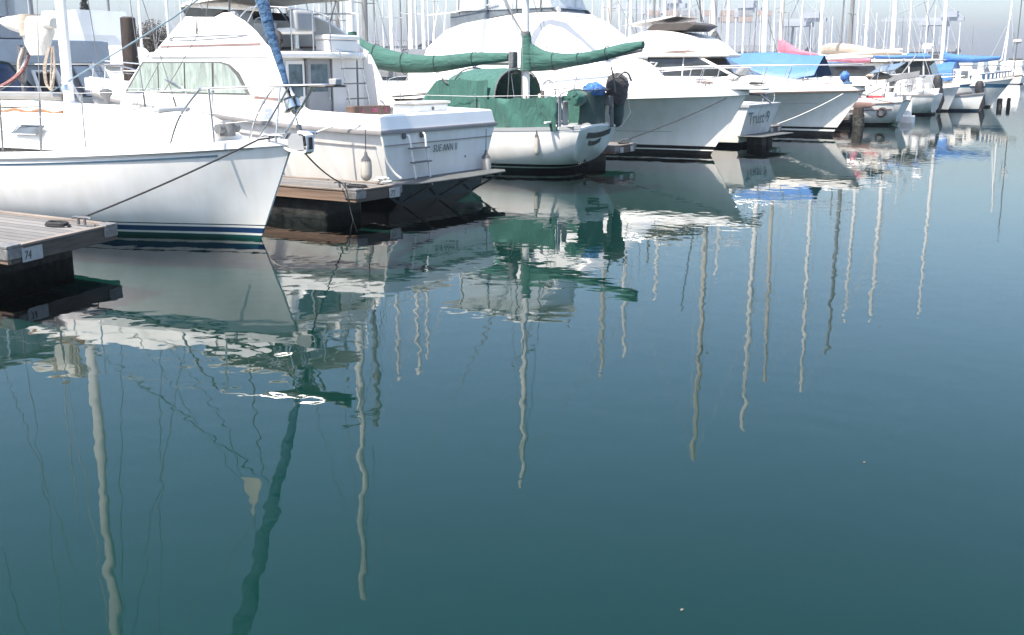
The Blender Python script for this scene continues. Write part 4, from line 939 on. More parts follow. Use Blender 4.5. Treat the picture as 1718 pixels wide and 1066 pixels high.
    build('winch_post', MB().tube([(-12.75, cy - .9, 1.0), (-12.75, cy - .9, 1.85)], .04, 8).tube([(-12.75, cy - .9, 1.84), (-12.4, cy - .2, 1.9)], .012, 6), M['teak'], g)
    # dark green lee cloth round the stern pulpit
    rings = []
    for i in range(15):
        t = i / 14; y = lerp(cy - .40, cy + .72, t); x = -12.02 + .22 * math.sin(math.pi * min(1, t * 1.1)) ** .5
        rings.append([(x - .02 * math.sin(6 * t) + .015 * math.sin(19 * t + q * 6), y - .16 * (1 - q) * (1 - t), lerp(1.08 + .06 * math.sin(11 * t), 1.80 + .02 * math.sin(14 * t), q)) for q in (0, .25, .5, .75, 1)])
    back = [[(x - .01, y, z) for x, y, z in r_] for r_ in rings]
    build('stern_cloth', MB().rings([a + b[::-1] for a, b in zip(rings, back)]), M['darkgreen'], g, ang=80)
    return g
ketch()
cy = 22.6
g = root('outboard_motor', 'covered outboard motor under a black bag on the ketch stern rail', 'outboard motor', (-11.8, 23.6, 1.0))
build('cover_bag', MB().lathe([(.05, -.36), (.2, -.34), (.3, -.16), (.33, .08), (.27, .26), (.12, .34), (.02, .35)], (-11.72, 23.36, 1.87), 16, 'z', (.75, 1.05)).jitter(.018, 4), M['blackcloth'], g, ang=60)
build('cover_handle', MB().tube(smooth_path([(-11.62, 23.15, 2.12), (-11.5, 23.25, 2.24), (-11.5, 23.5, 2.2), (-11.5, 23.65, 2.04)], 4), .022, 6), M['midgrey'], g)
build('mid_leg', MB().tube([(-11.72, 23.08, 1.72), (-11.7, 23.10, 1.0)], [.05, .045], 8), M['midgrey'], g, bevel=.02)
build('clamp_bracket', MB().box(-11.84, -11.7, 22.95, 23.14, 1.5, 1.72), M['midgrey'], g, bevel=.02)
build('tiller_handle', MB().tube([(-11.62, 23.08, 1.8), (-11.6, 22.95, 2.1), (-11.62, 22.85, 2.36)], [.03, .022, .018], 8), M['dullsteel'], g)
thing('tarp_bundle', MB().lathe([(.02, -.3), (.19, -.26), (.23, -.05), (.21, .12), (.14, .24), (.03, .3)], (-11.95, 22.70, 1.85), 14, 'y', (1, .85)).jitter(.035, 9), M['bluebag'], 'bright blue plastic bundle on top of the ketch stern cloth', 'bundle', ang=60)
thing('life_sling', MB().lathe([(.02, -.22), (.17, -.2), (.2, -.05), (.2, .1), (.14, .2), (.02, .22)], (-12.05, 22.02, 1.70), 14, 'y').jitter(.02, 2), M['greenflat'], 'pale green rolled bag beside the blue bundle', 'bag', ang=60)
g = root('lashed_bag', 'sagging green bag hanging below the black outboard cover', 'bag', (-11.75, 23.5, .95))
build('bag', MB().lathe([(.03, -.42), (.15, -.36), (.24, -.1), (.22, .2), (.1, .36)], (-11.78, 23.5, 1.40), 14, 'z', (.7, 1)).jitter(.02, 3), M['darkgreen'], g, ang=70)
build('cord', MB().tube([(-11.6, 23.65, 1.75), (-11.55, 23.75, 1.3), (-11.7, 23.6, 1.0), (-11.8, 23.3, .95)], .008, 5), M['ropew'], g)
g = root('deck_dinghy', 'upturned beige dinghy lying on the ketch deck ahead of the dodger', 'dinghy', (-17.9, 22.6, 1.5))
rings = []
for i in range(15):
    t = i / 14; x = lerp(-18.5, -15.9, t); w_ = .62 * math.sin(math.pi * min(.96, .08 + t * .62)) ** .6; h = .42 * (1 - .55 * t) if t > .1 else .36
    rings.append([(x, 22.35 + w_ * math.cos(math.pi * k / 10), 1.56 + .22 * t + h * math.sin(math.pi * k / 10)) for k in range(11)])
build('hull', MB().rings(rings, closed=False), M['beige'], g)
build('gunwale', MB().tube([r_[-1] for r_ in rings], .03, 7).tube([r_[0] for r_ in rings], .03, 7), M['sailwhite'], g)

# ------------------------------------------------------------------ big sportfisher
def big_boat():
    cy = 28.6
    g = root('sportfisher_yacht', 'tall white sportfisher with a long sloping deck house behind the green ketch', 'motorboat', (-18, cy, 0), 'boats moored in the first row')
    st = [(-24, -24, 1.9, 1.75, 1.1, -.4), (-22, -22, 2.0, 1.8, 1.15, -.5), (-19, -19, 2.05, 1.55, 1.28, -.6), (-16.5, -16.8, 1.95, 1.05, 1.42, -.6), (-14.2, -14.6, 1.6, .48, 1.53, -.6), (-12.4, -13, 1.05, .16, 1.6, -.5), (-11.2, -12, .5, .06, 1.64, -.4), (-10.45, -11.45, .03, .01, 1.68, -.2)]
    S, _ = hull(g, st, cy, 'vee', H_BIG, 5)
    deck(g, S, cy, M['deckwhite'], .14, .12, .05)
    sweep(sheer(S, cy), [(-.02, -.02), (-.015, .07), (.03, .14), (.14, .14), (.14, .05)], 'bulwark', M['gel'], g, cy)
    sweep(sheer(S, cy), [(-.03, -.05), (-.035, .0), (.0, .02), (.0, -.05)], 'rub_rail', M['gel'], g, cy)
    for s in (-1, 1):
        pts = at_height(S, cy, 'vee', lambda s_: .62, .0, -23.8, -11.9, s)
        band(pts, .012, .006, 'hull_crease', M['greygel'], g, s)
    # deck house: lofted, rounded shell
    shell = []
    for x, w_, z in ((-20.6, 1.5, 2.6), (-19.6, 1.52, 2.75), (-17.2, 1.5, 2.8), (-15.2, 1.42, 2.78), (-14.2, 1.3, 2.62), (-13.7, 1.2, 2.42), (-13.3, 1.08, 2.12), (-13.0, .98, 1.92), (-12.3, .8, 1.80)):
        b = 1.56
        shell.append([(x, cy - w_ - .12, b), (x, cy - w_ - .03, lerp(b, z, .6)), (x, cy - w_ * .96, z - .12), (x, cy - w_ * .82, z - .02), (x, cy - w_ * .4, z + .04), (x, cy, z + .05), (x, cy + w_ * .4, z + .04), (x, cy + w_ * .82, z - .02), (x, cy + w_ * .96, z - .12), (x, cy + w_ + .03, lerp(b, z, .6)), (x, cy + w_ + .12, b)])
    build('deck_house', MB().rings(smooth_rings(shell, 4), closed=False), M['gel'], g, ang=60)
    # flybridge body
    ww = 1.32
    lean = lambda x, z: max(0, z - 2.6) * .22
    build('flybridge', MB().prism([(-20.25, 2.5), (-20.15, 2.9), (-19.5, 3.42), (-18.9, 3.60), (-18.0, 3.72), (-17.1, 3.84), (-15.75, 3.86), (-15.2, 3.62), (-14.7, 3.24), (-14.3, 2.88), (-13.95, 2.6)], cy - ww, cy + ww, lean), M['gel'], g, bevel=.07, seg=3)
    for s in (-1, 1):
        yy = lambda z: cy + s * (ww - max(0, z - 2.6) * .22 + .004)
        sw = [(-16.6, 2.75), (-16.45, 3.3), (-16.2, 3.60), (-15.9, 3.66), (-15.4, 3.56), (-14.6, 2.98), (-14.2, 2.68), (-14.35, 2.68), (-14.9, 3.08), (-15.5, 3.42), (-15.95, 3.52), (-16.15, 3.42), (-16.32, 3.05), (-16.4, 2.75)]
        build('swoosh_panel', MB().plate([(x, yy(z), z) for x, z in sw], .012), M['swoosh'], g)
        # smoked wrap-around screen along the top edge
        scr = [(-19.35, 3.5), (-19.42, 3.92), (-17.55, 4.08), (-15.85, 3.98), (-15.75, 3.88), (-17.1, 3.86), (-18.2, 3.72), (-18.9, 3.62)]
        build('windscreen', MB().plate([(x, yy(z) - s * .06, z) for x, z in scr], .012), M['glassgrey'], g)
    build('windscreen', MB().plate([(-15.78, cy - 1.02, 3.85), (-15.78, cy + 1.02, 3.85), (-16.1, cy + .98, 4.05), (-16.1, cy - .98, 4.05)], .012), M['glassdark'], g)
    build('front_window', MB().plate([(-15.50, cy - .95, 3.76), (-15.50, cy + .95, 3.76), (-14.62, cy + 1.05, 3.17), (-14.62, cy - 1.05, 3.17)], .014), M['midgrey'], g)
    # enclosure of clear curtains and hard top
    ec = build('bridge_enclosure', MB().prism([(-19.2, 3.95), (-19.1, 5.0), (-16.4, 5.0), (-15.9, 3.98)], cy - 1.0, cy + 1.0), M['vinyl'], g)
    build('hard_top', MB().slab([(-19.9, cy - 1.1), (-16.2, cy - 1.05), (-15.9, cy - .6), (-15.9, cy + .6), (-16.2, cy + 1.05), (-19.9, cy + 1.1)], 5.0, 5.1), M['gel'], g, bevel=.04)
    for x in (-19.1, -18.1, -17.1, -16.3):
        for s in (-1, 1): build('enclosure_pole', MB().tube([(x, cy + s * 1.01, 3.9), (x + .05, cy + s * 1.01, 5.02)], .016, 6), M['midgrey'], g)
    build('bridge_rail', MB().tube(smooth_path([(-19.9, cy - 1.12, 2.9), (-19.95, cy - 1.12, 3.3), (-19.75, cy - 1.1, 4.1)], 4), .022, 7).tube([(-19.6, cy - 1.1, 3.2), (-19.45, cy - 1.1, 4.3)], .02, 7).tube([(-20.2, cy - 1.08, 3.86), (-19.2, cy - 1.08, 3.92), (-17.7, cy - 1.05, 4.15)], .018, 7), M['mastwhite'], g)
    build('horn', MB().lathe([(.02, -.18), (.05, -.15), (.05, .1), (.1, .2)], (-15.95, cy - .9, 3.92), 10, 'x'), M['gel'], g)
    build('outrigger', MB().tube([(-16.4, cy - 1.35, 2.9), (-16.9, cy - 1.45, 3.7), (-18.8, cy - 1.75, 7.5)], [.03, .028, .012], 7), M['alu'], g)
    build('outrigger', MB().tube([(-16.4, cy + 1.35, 2.9), (-16.9, cy + 1.45, 3.7), (-18.8, cy + 1.75, 7.5)], [.03, .028, .012], 7), M['alu'], g)
    # bow rail, thin stays
    def by(x): return interp([(-17, 1.75), (-14.2, 1.45), (-12.4, .92), (-11.2, .42), (-10.4, .12)], x)[0]
    for s in (-1, 1):
        xs = [-16.9, -14.6, -13.3, -12.2, -11.2, -10.4]; zt = [2.02, 2.17, 2.27, 2.31, 2.33, 2.34]
        build('bow_rail', MB().tube(smooth_path([(x, cy + s * by(x), z) for x, z in zip(xs, zt)], 4), .017, 8), M['steel'], g)
        for x in (-14.8, -13.6, -12.5, -11.5): build('rail_post', MB().tube([(x - .14, cy + s * by(x), 1.72), (x, cy + s * by(x), 2.3 if x > -14 else 2.18)], .013, 6), M['steel'], g)
    build('bow_pulpit', MB().slab([(-11.4, cy - .36), (-10.0, cy - .22), (-9.92, cy - .1), (-9.92, cy + .1), (-10.0, cy + .22), (-11.4, cy + .36)], 1.76, 1.84), M['gel'], g, bevel=.03)
    build('anchor', MB().tube([(-11.0, cy, 1.70), (-9.98, cy, 1.62)], .03, 7).plate([(-10.05, cy - .22, 1.66), (-10.05, cy + .22, 1.66), (-9.8, cy, 1.42)], .03), M['galv'], g)
    build('hull_port', MB().lathe([(.05, 0), (.04, .01)], (-13.5, cy - 1.46, 1.5), 8, 'y'), M['dullsteel'], g)
    cleat(g, -11.5, cy - .3, 1.84, 0, 'dullsteel')
    return g
big_boat()

# ------------------------------------------------------------------ small boat, stern lettered Trust 9
def small_boat():
    cy = 33.1
    g = root('small_cruiser', 'small white boat showing its lettered stern beside the sportfisher bow', 'motorboat', (-14.5, cy, 0), 'boats moored in the first row')
    st = [(-11.55, -11.95, 1.42, 1.22, 1.22, -.2), (-13, -13, 1.46, 1.28, 1.22, -.3), (-15, -15, 1.4, 1.15, 1.27, -.4), (-17, -16.8, 1.0, .65, 1.35, -.4), (-18.6, -18.1, .35, .15, 1.42, -.3), (-19.1, -18.6, .02, .01, 1.45, -.2)]
    S, _ = hull(g, st, cy, 'vee', H_WHITE, 5)
    deck(g, S, cy, M['deckwhite'], .05, .0, .02, x1=-13.4)
    near = sheer(S, cy, 'near')[::-1]; far = sheer(S, cy, 'far')
    sweep(near + far, [(-.025, -.04), (-.025, .03), (.12, .05), (.12, -.05)], 'rub_rail', M['greygel'], g, cy)
    build('cockpit_sole', MB().box(-13.5, -11.9, cy - 1.2, cy + 1.2, .75, .8), M['deckwhite'], g)
    text('boat_name', 'Trust 9', .50, (-11.60, cy - 1.28, .68), (R(90), 0, R(90)), M['inkgreen'], g, .2, 1.25, .002)
    build('swim_platform', MB().slab([(-11.9, cy - 1.3), (-11.1, cy - 1.25), (-11.0, cy + 1.25), (-11.9, cy + 1.3)], .31, .34), M['platform'], g, bevel=.012)
    build('outdrive', MB().box(-11.9, -11.4, cy - .5, cy - .1, -.3, .26), M['weed'], g, bevel=.04)
    build('outdrive', MB().box(-11.9, -11.45, cy + .2, cy + .6, -.3, .22), M['weed'], g, bevel=.04)
    build('stern_seat', MB().box(-12.4, -12.0, cy - 1.1, cy + .4, 1.1, 1.3), M['cream'], g, bevel=.05)
    build('stern_rail', MB().tube(smooth_path([(-11.7, cy + 1.2, 1.24), (-11.68, cy + 1.2, 1.52), (-11.72, cy + .5, 1.55), (-11.72, cy + .2, 1.26)], 4), .014, 7), M['steel'], g)
    build('cabin', MB().prism([(-16.6, 1.2), (-15.9, 1.9), (-14.2, 2.0), (-14.0, 1.2)], cy - 1.05, cy + 1.05, lambda x, z: (z - 1.2) * .2), M['gel'], g, bevel=.05)
    return g
small_boat()

# ------------------------------------------------------------------ second flybridge cruiser
def cruiser():
    cy = 39.0
    g = root('flybridge_cruiser', 'cream flybridge cruiser with brown visor and dark saloon windows', 'motorboat', (-15.5, cy, 0), 'boats moored in the first row')
    st = [(-21.5, -21.5, 1.75, 1.6, 1.2, -.4), (-19, -19, 1.85, 1.3, 1.28, -.5), (-16.5, -16.6, 1.8, .92, 1.38, -.55), (-14, -14.3, 1.45, .42, 1.46, -.55), (-12.2, -12.8, .95, .14, 1.51, -.5), (-10.9, -11.8, .42, .05, 1.54, -.4), (-10.1, -11.15, .03, .01, 1.56, -.2)]
    S, _ = hull(g, st, cy, 'vee', H_NEXT, 5)
    deck(g, S, cy, M['deckwhite'], .12, .10, .04)
    sweep(sheer(S, cy), [(-.015, -.01), (-.005, .12), (.04, .2), (.12, .2), (.12, .05)], 'bulwark', M['cream'], g, cy)
    sweep(sheer(S, cy), [(-.03, -.045), (-.035, .0), (.0, .015), (.0, -.045)], 'rub_rail', mat('brown_rub_rail', (.10, .07, .06), .5), g, cy)
    for s in (-1, 1):
        band(at_height(S, cy, 'vee', lambda s_: 1.12, .0, -21, -11.2, s), .012, .006, 'hull_crease', M['greygel'], g, s)
    hw = 1.35
    lean = lambda x, z: max(0, z - 1.5) * .16
    build('trunk_cabin', MB().rings(smooth_rings([[(x, cy - w_ - .05, 1.52), (x, cy - w_, z - .08), (x, cy - w_ * .8, z), (x, cy, z + .05), (x, cy + w_ * .8, z), (x, cy + w_, z - .08), (x, cy + w_ + .05, 1.52)] for x, w_, z in ((-17.6, 1.36, 2.0), (-15.2, 1.32, 2.02), (-13.9, 1.15, 2.0), (-12.8, .9, 1.9), (-11.9, .55, 1.74))], 3), closed=False), M['cream'], g, ang=45)
    build('deck_house', MB().prism([(-18.6, 1.9), (-18.6, 2.74), (-15.75, 2.74), (-14.2, 2.0), (-14.3, 1.9)], cy - hw, cy + hw, lean), M['cream'], g, bevel=.03)
    for s in (-1, 1):
        yy = lambda z: cy + s * (hw - max(0, z - 1.5) * .16 + .005)
        for poly in ([(-17.75, 2.02), (-17.75, 2.68), (-16.35, 2.68), (-16.35, 2.02)], [(-16.3, 2.02), (-16.3, 2.68), (-15.8, 2.68), (-14.55, 2.08), (-14.6, 2.02)]):
            build('window', MB().plate([(x, yy(z), z) for x, z in poly], .012), M['glassdark'], g)
        build('side_stripe', MB().plate([(x, cy + s * (hw + .012), z) for x, z in ((-17.5, 1.80), (-17.5, 1.85), (-15.2, 1.84), (-15.0, 1.79))], .01), M['rust'], g)
        build('port_light', MB().plate([(x, cy + s * (1.17 + .0), z) for x, z in ((-13.9, 1.76), (-13.75, 1.83), (-13.35, 1.82), (-13.25, 1.76))], .03), M['glassdark'], g)
    build('windshield', MB().plate([(-15.68, cy - 1.08, 2.70), (-15.68, cy + 1.08, 2.70), (-14.2, cy + 1.2, 2.06), (-14.2, cy - 1.2, 2.06)], .014), M['glassdark'], g)
    # flybridge
    fw = 1.3; l2 = lambda x, z: max(0, z - 2.7) * .25
    fb = build('flybridge', MB().rings(smooth_rings([[(x, cy - w_, 2.72), (x, cy - w_ * 1.0, lerp(2.72, z, .3)), (x, cy - w_ * .9, z), (x, cy + w_ * .9, z), (x, cy + w_, lerp(2.72, z, .3)), (x, cy + w_, 2.72)] for x, w_, z in ((-18.8, 1.3, 3.35), (-18, 1.3, 3.6), (-17.1, 1.28, 3.62), (-16.2, 1.2, 3.46), (-15.6, 1.05, 3.2), (-15.2, .9, 2.95), (-14.95, .75, 2.8))], 3), closed=False), M['cream'], g, ang=50)
    build('brow', MB().slab([(-18.8, cy - 1.36), (-16.3, cy - 1.36), (-15.3, cy - 1.15), (-14.8, cy - .6), (-14.8, cy + .6), (-15.3, cy + 1.15), (-16.3, cy + 1.36), (-18.8, cy + 1.36)], 2.68, 2.80), M['cream'], g, bevel=.04)
    for s in (-1, 1):
        build('brow_stripe', MB().plate([(x, cy + s * (1.285), z) for x, z in ((-17.1, 2.86), (-17.0, 2.89), (-16.1, 2.93), (-15.7, 2.87))], .04), M['rust'], g)
    build('visor', MB().prism([(-17.9, 3.66), (-17.6, 3.88), (-16.2, 3.92), (-15.95, 3.82), (-16.3, 3.62), (-17.1, 3.63)], cy - 1.08, cy + 1.08), M['brownvisor'], g, bevel=.02)
    build('hard_top', MB().prism([(-18.9, 3.82), (-17.9, 4.02), (-16.9, 4.14), (-16.7, 4.12), (-17.4, 3.98), (-18.3, 3.86)], cy - 1.1, cy + 1.1), M['cream'], g, bevel=.02)
    for x in (-18.6, -17.9):
        for s in (-1, 1): build('top_pole', MB().tube([(x, cy + s * 1.15, 3.3), (x, cy + s * 1.1, 5.4 if s < 0 else 4.0)], .02, 6), M['steel'], g)
    build('antenna', MB().tube([(-16.6, cy + 1.0, 4.0), (-17.0, cy + 1.0, 7.2)], [.03, .02], 6), M['greycloth'], g)
    build('fender_board', MB().plate([(-18.4, cy - 1.4, 2.1), (-17.8, cy - 1.4, 2.2), (-17.8, cy - 1.4, 2.72), (-18.3, cy - 1.4, 2.72)], .03), M['midgrey'], g)
    build('folded_chair', MB().tube([(-17.6, cy - 1.5, 2.0), (-17.2, cy - 1.5, 2.5), (-17.5, cy - 1.48, 2.5)], .03, 6).box(-17.9, -17.5, cy - 1.52, cy - 1.46, 2.02, 2.08), M['mastwhite'], g)
    def by(x): return interp([(-18.4, 1.68), (-16.5, 1.68), (-14, 1.36), (-12.2, .86), (-10.9, .36), (-10.1, .1)], x)[0]
    for s in (-1, 1):
        xs = [-18.4, -15.5, -12.9, -11.2, -10.2]; zt = [2.25, 2.36, 2.40, 2.42, 2.44]
        build('bow_rail', MB().tube(smooth_path([(x, cy + s * by(x), z) for x, z in zip(xs, zt)], 4), .022, 8), M['steel'], g)
        build('mid_rail', MB().tube([(-18.4, cy + s * by(-18.4), 2.08), (-15.4, cy + s * by(-15.4), 2.28)], .018, 6), M['steel'], g)
        for x in (-17.9, -17.0, -15.4, -14.2, -13.2, -12.4): build('rail_post', MB().tube([(x - .22, cy + s * by(x), 1.6), (x, cy + s * by(x), 2.34)], .016, 6), M['steel'], g)
    build('bow_pulpit', MB().slab([(-11.0, cy - .3), (-9.9, cy - .16), (-9.9, cy + .16), (-11.0, cy + .3)], 1.7, 1.76), M['cream'], g, bevel=.02)
    build('windlass', MB().lathe([(.12, 0), (.1, .14), (.05, .2)], (-11.2, cy, 1.72), 10), M['gel'], g)
    return g
cruiser()

# ------------------------------------------------------------------ plainer boats further along and behind
def bearing(px):
    k = (px - 859) / 1888.; c, s = math.cos(R(32)), math.sin(R(32))
    return Vector((-s + c * k, c + s * k, 0))
def on_x(px, x): d = bearing(px); return x, x / d.x * d.y
def on_y(px, y): d = bearing(px); return y / d.y * d.x, y
def at(px, dist): d = bearing(px); return tuple((d * dist).xy)

def plain_sailboat(mx, my, Z, label, group, L=9.5, dirn=1, hm=None, mm='mastwhite', cover=None, house=True, mr=.085, rig=True, cov_len=.30, name='sailboat', cov_h=.2, boom_z=2.3, fore=None):
    """root at the mast foot; the bow lies dirn along x"""
    g = root(name, label, 'sailboat', (mx, my, 0), group)
    D = dirn; b = L * .165
    X = lambda q: mx + D * q * L
    st = [(X(-.58), X(-.56), b * .62, b * .42, .98, .08), (X(-.45), X(-.45), b * .9, b * .72, .95, -.3), (X(-.15), X(-.15), b, b * .88, 1.0, -.5), (X(.15), X(.14), b * .82, b * .6, 1.12, -.5), (X(.32), X(.29), b * .45, b * .25, 1.24, -.35), (X(.43), X(.37), .02, .01, 1.34, -.2)]
    S, _ = hull(g, st, my, 'round', hm or H_FAR[0], 3)
    deck(g, S, my, M['deckwhite'], .05)
    sweep(sheer(S, my), [(-.012, -.05), (-.012, .05), (.03, .05), (.03, -.02)], 'toe_rail', M['rub'], g, my)
    if house:
        rr = []
        for q, w_, z in ((-.3, b * .62, 1.45), (-.1, b * .66, 1.5), (.08, b * .55, 1.48), (.18, b * .4, 1.3)):
            rr.append([(X(q), my - w_ - .06, .95), (X(q), my - w_, z - .05), (X(q), my, z + .05), (X(q), my + w_, z - .05), (X(q), my + w_ + .06, .95)])
        build('coach_roof', MB().rings(rr, closed=False), M['deckwhite'], g, ang=45)
        for s in (-1, 1):
            for q in (-.22, -.08): build('window', MB().plate([(X(q), my + s * (b * .66 + .04), 1.2), (X(q + .07), my + s * (b * .66 + .04), 1.2), (X(q + .065), my + s * (b * .66 + .03), 1.34), (X(q + .005), my + s * (b * .66 + .03), 1.34)], .03), M['glassdark'], g)
    build('mast', MB().tube([(mx, my, 1.0), (mx - D * .02, my, Z * .5), (mx - D * .12, my, Z)], [mr, mr, mr * .75], 10), M[mm], g)
    for q in ((.55,) if Z < 12 else (.36, .68)): build('spreader', MB().tube([(mx, my - .75, Z * q + .03), (mx, my, Z * q), (mx, my + .75, Z * q + .03)], .022, 6), M[mm], g)
    bz = boom_z
    build('boom', MB().tube([(mx - D * .1, my, bz), (X(-.42), my, bz + .05)], .05, 8), M['mastwhite' if mm != 'alu' else 'alu'], g)
    if cover:
        x1 = X(-cov_len - .1)
        roll([(mx - D * .05, my, bz + cov_h + .22), (mx - D * .5, my, bz + cov_h + .02), (lerp(mx, x1, .5), my, bz + .16), (x1, my, bz + .14)], [(.1, cov_h + .2), (.17, cov_h), (.16, cov_h * .75), (.08, .09)], M[cover], 'sail_cover', g, int(abs(mx * 7)) % 97, 12, .08)
    if fore: roll([(X(.40), my, 1.6), (lerp(X(.40), mx, .5), my, lerp(1.6, Z, .5)), (lerp(X(.4), mx, .94), my, lerp(1.6, Z, .94))], [(.05, .02), (.085, .085), (.04, .02)], M[fore], 'furled_headsail', g, 5, 10, .05)
    if rig:
        for s in (-1, 1):
            wire('shroud', g, [(mx, my + s * b * .95, 1.0), (mx - D * .1, my + s * .7, Z * .66), (mx - D * .12, my, Z * .98)], .011, M['wirelight'], 5)
        wire('forestay', g, [(X(.43), my, 1.36), (mx - D * .12, my, Z)], .011, M['wirelight'], 5)
        wire('backstay', g, [(X(-.57), my, 1.0), (mx - D * .12, my, Z)], .011, M['wirelight'], 5)
    build('pulpit', MB().tube(smooth_path([(X(.33), my - b * .4, 1.25), (X(.345), my - b * .38, 1.85), (X(.43), my, 1.95), (X(.345), my + b * .38, 1.85), (X(.33), my + b * .4, 1.25)], 3), .014, 6), M['steel'], g)
    return g

GR = 'boats moored further along the first row'
g = plain_sailboat(*on_y(1195, 43.0), 14.5, 'grey masted sailboat under a bright blue tarp tent behind the cream cruiser', GR, 10.5, 1, H_GREY, 'mastcream', None, mr=.12, fore=None)
mx, my = on_y(1195, 43.0)
build('boom_cover', MB().rings([[(mx + dx + .14 * q * math.cos(k * .785), my + .12 * q * math.sin(k * .785), z) for k in range(8)] for z, q, dx in ((3.75, .9, 0), (3.4, 1.6, .12), (3.1, 1.9, .3), (2.9, 1.6, .5))]), M['greycloth'], g)
# blue tarp slung over the boom as a tent
rings = []
for i in range(25):
    t = i / 24; x = lerp(-17.1, -12.75, t)
    rz = 2.93 - .13 * t - .04 * math.sin(t * 9); e = 2.05 - .08 * t + .10 * math.sin(t * 7) + (.45 if i == 0 else 0)
    rings.append([(x + (.25 * (1 - abs(q)) if i == 0 else 0), my + q * (1.2 + .03 * math.sin(5 * t)), lerp(rz, e, abs(q) ** 1.15) + .018 * math.sin(13 * t + q * 6) * abs(q)) for q in (-1, -.75, -.5, -.25, -.06, 0, .06, .25, .5, .75, 1)])
back = [[(x, y, z - .015) for x, y, z in r_] for r_ in rings]
thing('tarp_tent', MB().rings([a + b[::-1] for a, b in zip(rings, back)]), M['bluetarp'], 'bright blue tarp tent stretched over the boat behind the cream cruiser', 'tarp', ang=60)

# red trimmed wooden boat
def red_boat():
    x1, cy = -10.55, 47.4; mxx, _ = on_y(1281, cy)
    g = root('wooden_cutter', 'small wooden boat with grey white hull and red brown trim, its stern crowded with gear', 'sailboat', (-15, cy, 0), GR)
    st = [(x1, x1 - .35, .75, .5, .98, .1), (-11.6, -11.7, 1.1, .92, .92, -.2), (-13.5, -13.5, 1.35, 1.15, .88, -.4), (-16, -16, 1.4, 1.2, .92, -.5), (-18.5, -18.3, .9, .6, 1.1, -.5), (-20.2, -19.6, .03, .01, 1.3, -.2)]
    S, _ = hull(g, st, cy, 'round', H_GREY, 5)
    deck(g, S, cy, M['teak'], .05)
    sweep(sheer(S, cy), [(-.02, -.03), (-.02, .16), (.05, .18), (.05, -.03)], 'bulwark', M['sailwhite'], g, cy)
    for s in (-1, 1):
        band(at_height(S, cy, 'round', lambda s_: s_[4] - .28, .0, -19.5, x1 - .3, s), .035, .02, 'rub_strake', M['redbrown'], g, s)
        band(at_height(S, cy, 'round', lambda s_: s_[4] - .03, .0, -19.5, x1 - .3, s), .03, .03, 'rub_strake', M['redbrown'], g, s)
    build('coach_roof', MB().prism([(-17.5, .95), (-17.3, 1.5), (-13.8, 1.55), (-13.6, .95)], cy - .9, cy + .9, lambda x, z: (z - .95) * .1), M['cream'], g, bevel=.04)
    build('mast', MB().tube([(mxx, cy, 1.4), (mxx - .05, cy, 7), (mxx - .15, cy, 14.5)], [.12, .12, .08], 10), M['mastwhite'], g)
    build('boom', MB().tube([(mxx + .1, cy, 2.55), (-12.2, cy, 2.75)], .06, 8), M['mastwhite'], g)
    build('spreader', MB().tube([(mxx, cy - .8, 8), (mxx, cy + .8, 8)], .03, 6), M['mastwhite'], g)
    for s in (-1, 1):
        wire('shroud', g, [(mxx, cy + s * 1.3, 1.0), (mxx - .15, cy, 13.6)], .012, M['wirelight'], 5)
        wire('guard_rail', g, [(x1 - .1, cy + s * .75, 1.55), (-12.5, cy + s * 1.25, 1.5), (-15, cy + s * 1.38, 1.5)], .014, M['steel'], 6)
        for x, o in ((x1 - .1, .75), (-12.5, 1.25), (-14.5, 1.37)): build('stanchion', MB().tube([(x, cy + s * o, .95), (x, cy + s * o, 1.55)], .016, 6), M['steel'], g)
    build('gallows_frame', MB().tube([(-11.7, cy - .9, 1.0), (-11.5, cy - .85, 2.4), (-11.5, cy + .85, 2.4), (-11.7, cy + .9, 1.0)], .025, 7).tube([(-12.6, cy - 1.0, 1.0), (-11.5, cy - .85, 2.2)], .02, 6), M['steel'], g)
    build('solar_panel', MB().plate([(-11.9, cy - .9, 2.05), (-10.9, cy - .9, 2.2), (-10.9, cy + .9, 2.5), (-11.9, cy + .9, 2.35)], .03), M['glassgrey'], g)
    return g
red_boat()
cy = 47.4
thing('drum', MB().lathe([(.17, -.34), (.2, -.3), (.2, .16), (.19, .22), (.08, .25), (.08, .31), (.02, .32)], (-12.75, 46.5, 1.5), 12).jitter(.012, 1), M['blue'], 'blue drum standing on the wooden boat deck', 'drum', ang=60)
thing('canvas_bundle', MB().lathe([(.04, -.22), (.18, -.15), (.2, .08), (.08, .2)], (-13.0, 46.9, 1.95), 12).jitter(.03, 2), M['bluebag'], 'small bright blue bundle above the blue drum', 'bundle', ang=70)
thing('traffic_cone', MB().lathe([(.2, 0), (.18, .12), (.1, .4), (.03, .62)], (-12.35, 46.6, 1.02), 12), M['pink'], 'faded red cone shaped bag on the wooden boat deck', 'cone')
thing('canvas_sheet', MB().plate([(-12.0, 46.5, 1.2), (-11.35, 46.5, 1.2), (-11.25, 46.5, 1.85), (-11.75, 46.5, 1.6)], .03), M['sailwhite'], 'white canvas triangle hanging at the wooden boat stern', 'canvas')
thing('cloth_heap', MB().lathe([(.03, -.5), (.1, -.4), (.15, 0), (.12, .35), (.04, .5)], (-11.7, 47.2, 1.95), 12, 'x').jitter(.04, 3), M['beige'], 'pale cloth rolled above the white canvas triangle', 'cloth', ang=70)
thing('cloth_heap', MB().lathe([(.03, -.35), (.18, -.3), (.2, 0), (.15, .25), (.04, .35)], (-13.6, 46.4, 1.45), 12, 'x').jitter(.05, 5), M['pink'], 'pink red cloth heap ahead of the blue drum', 'cloth', ang=70)
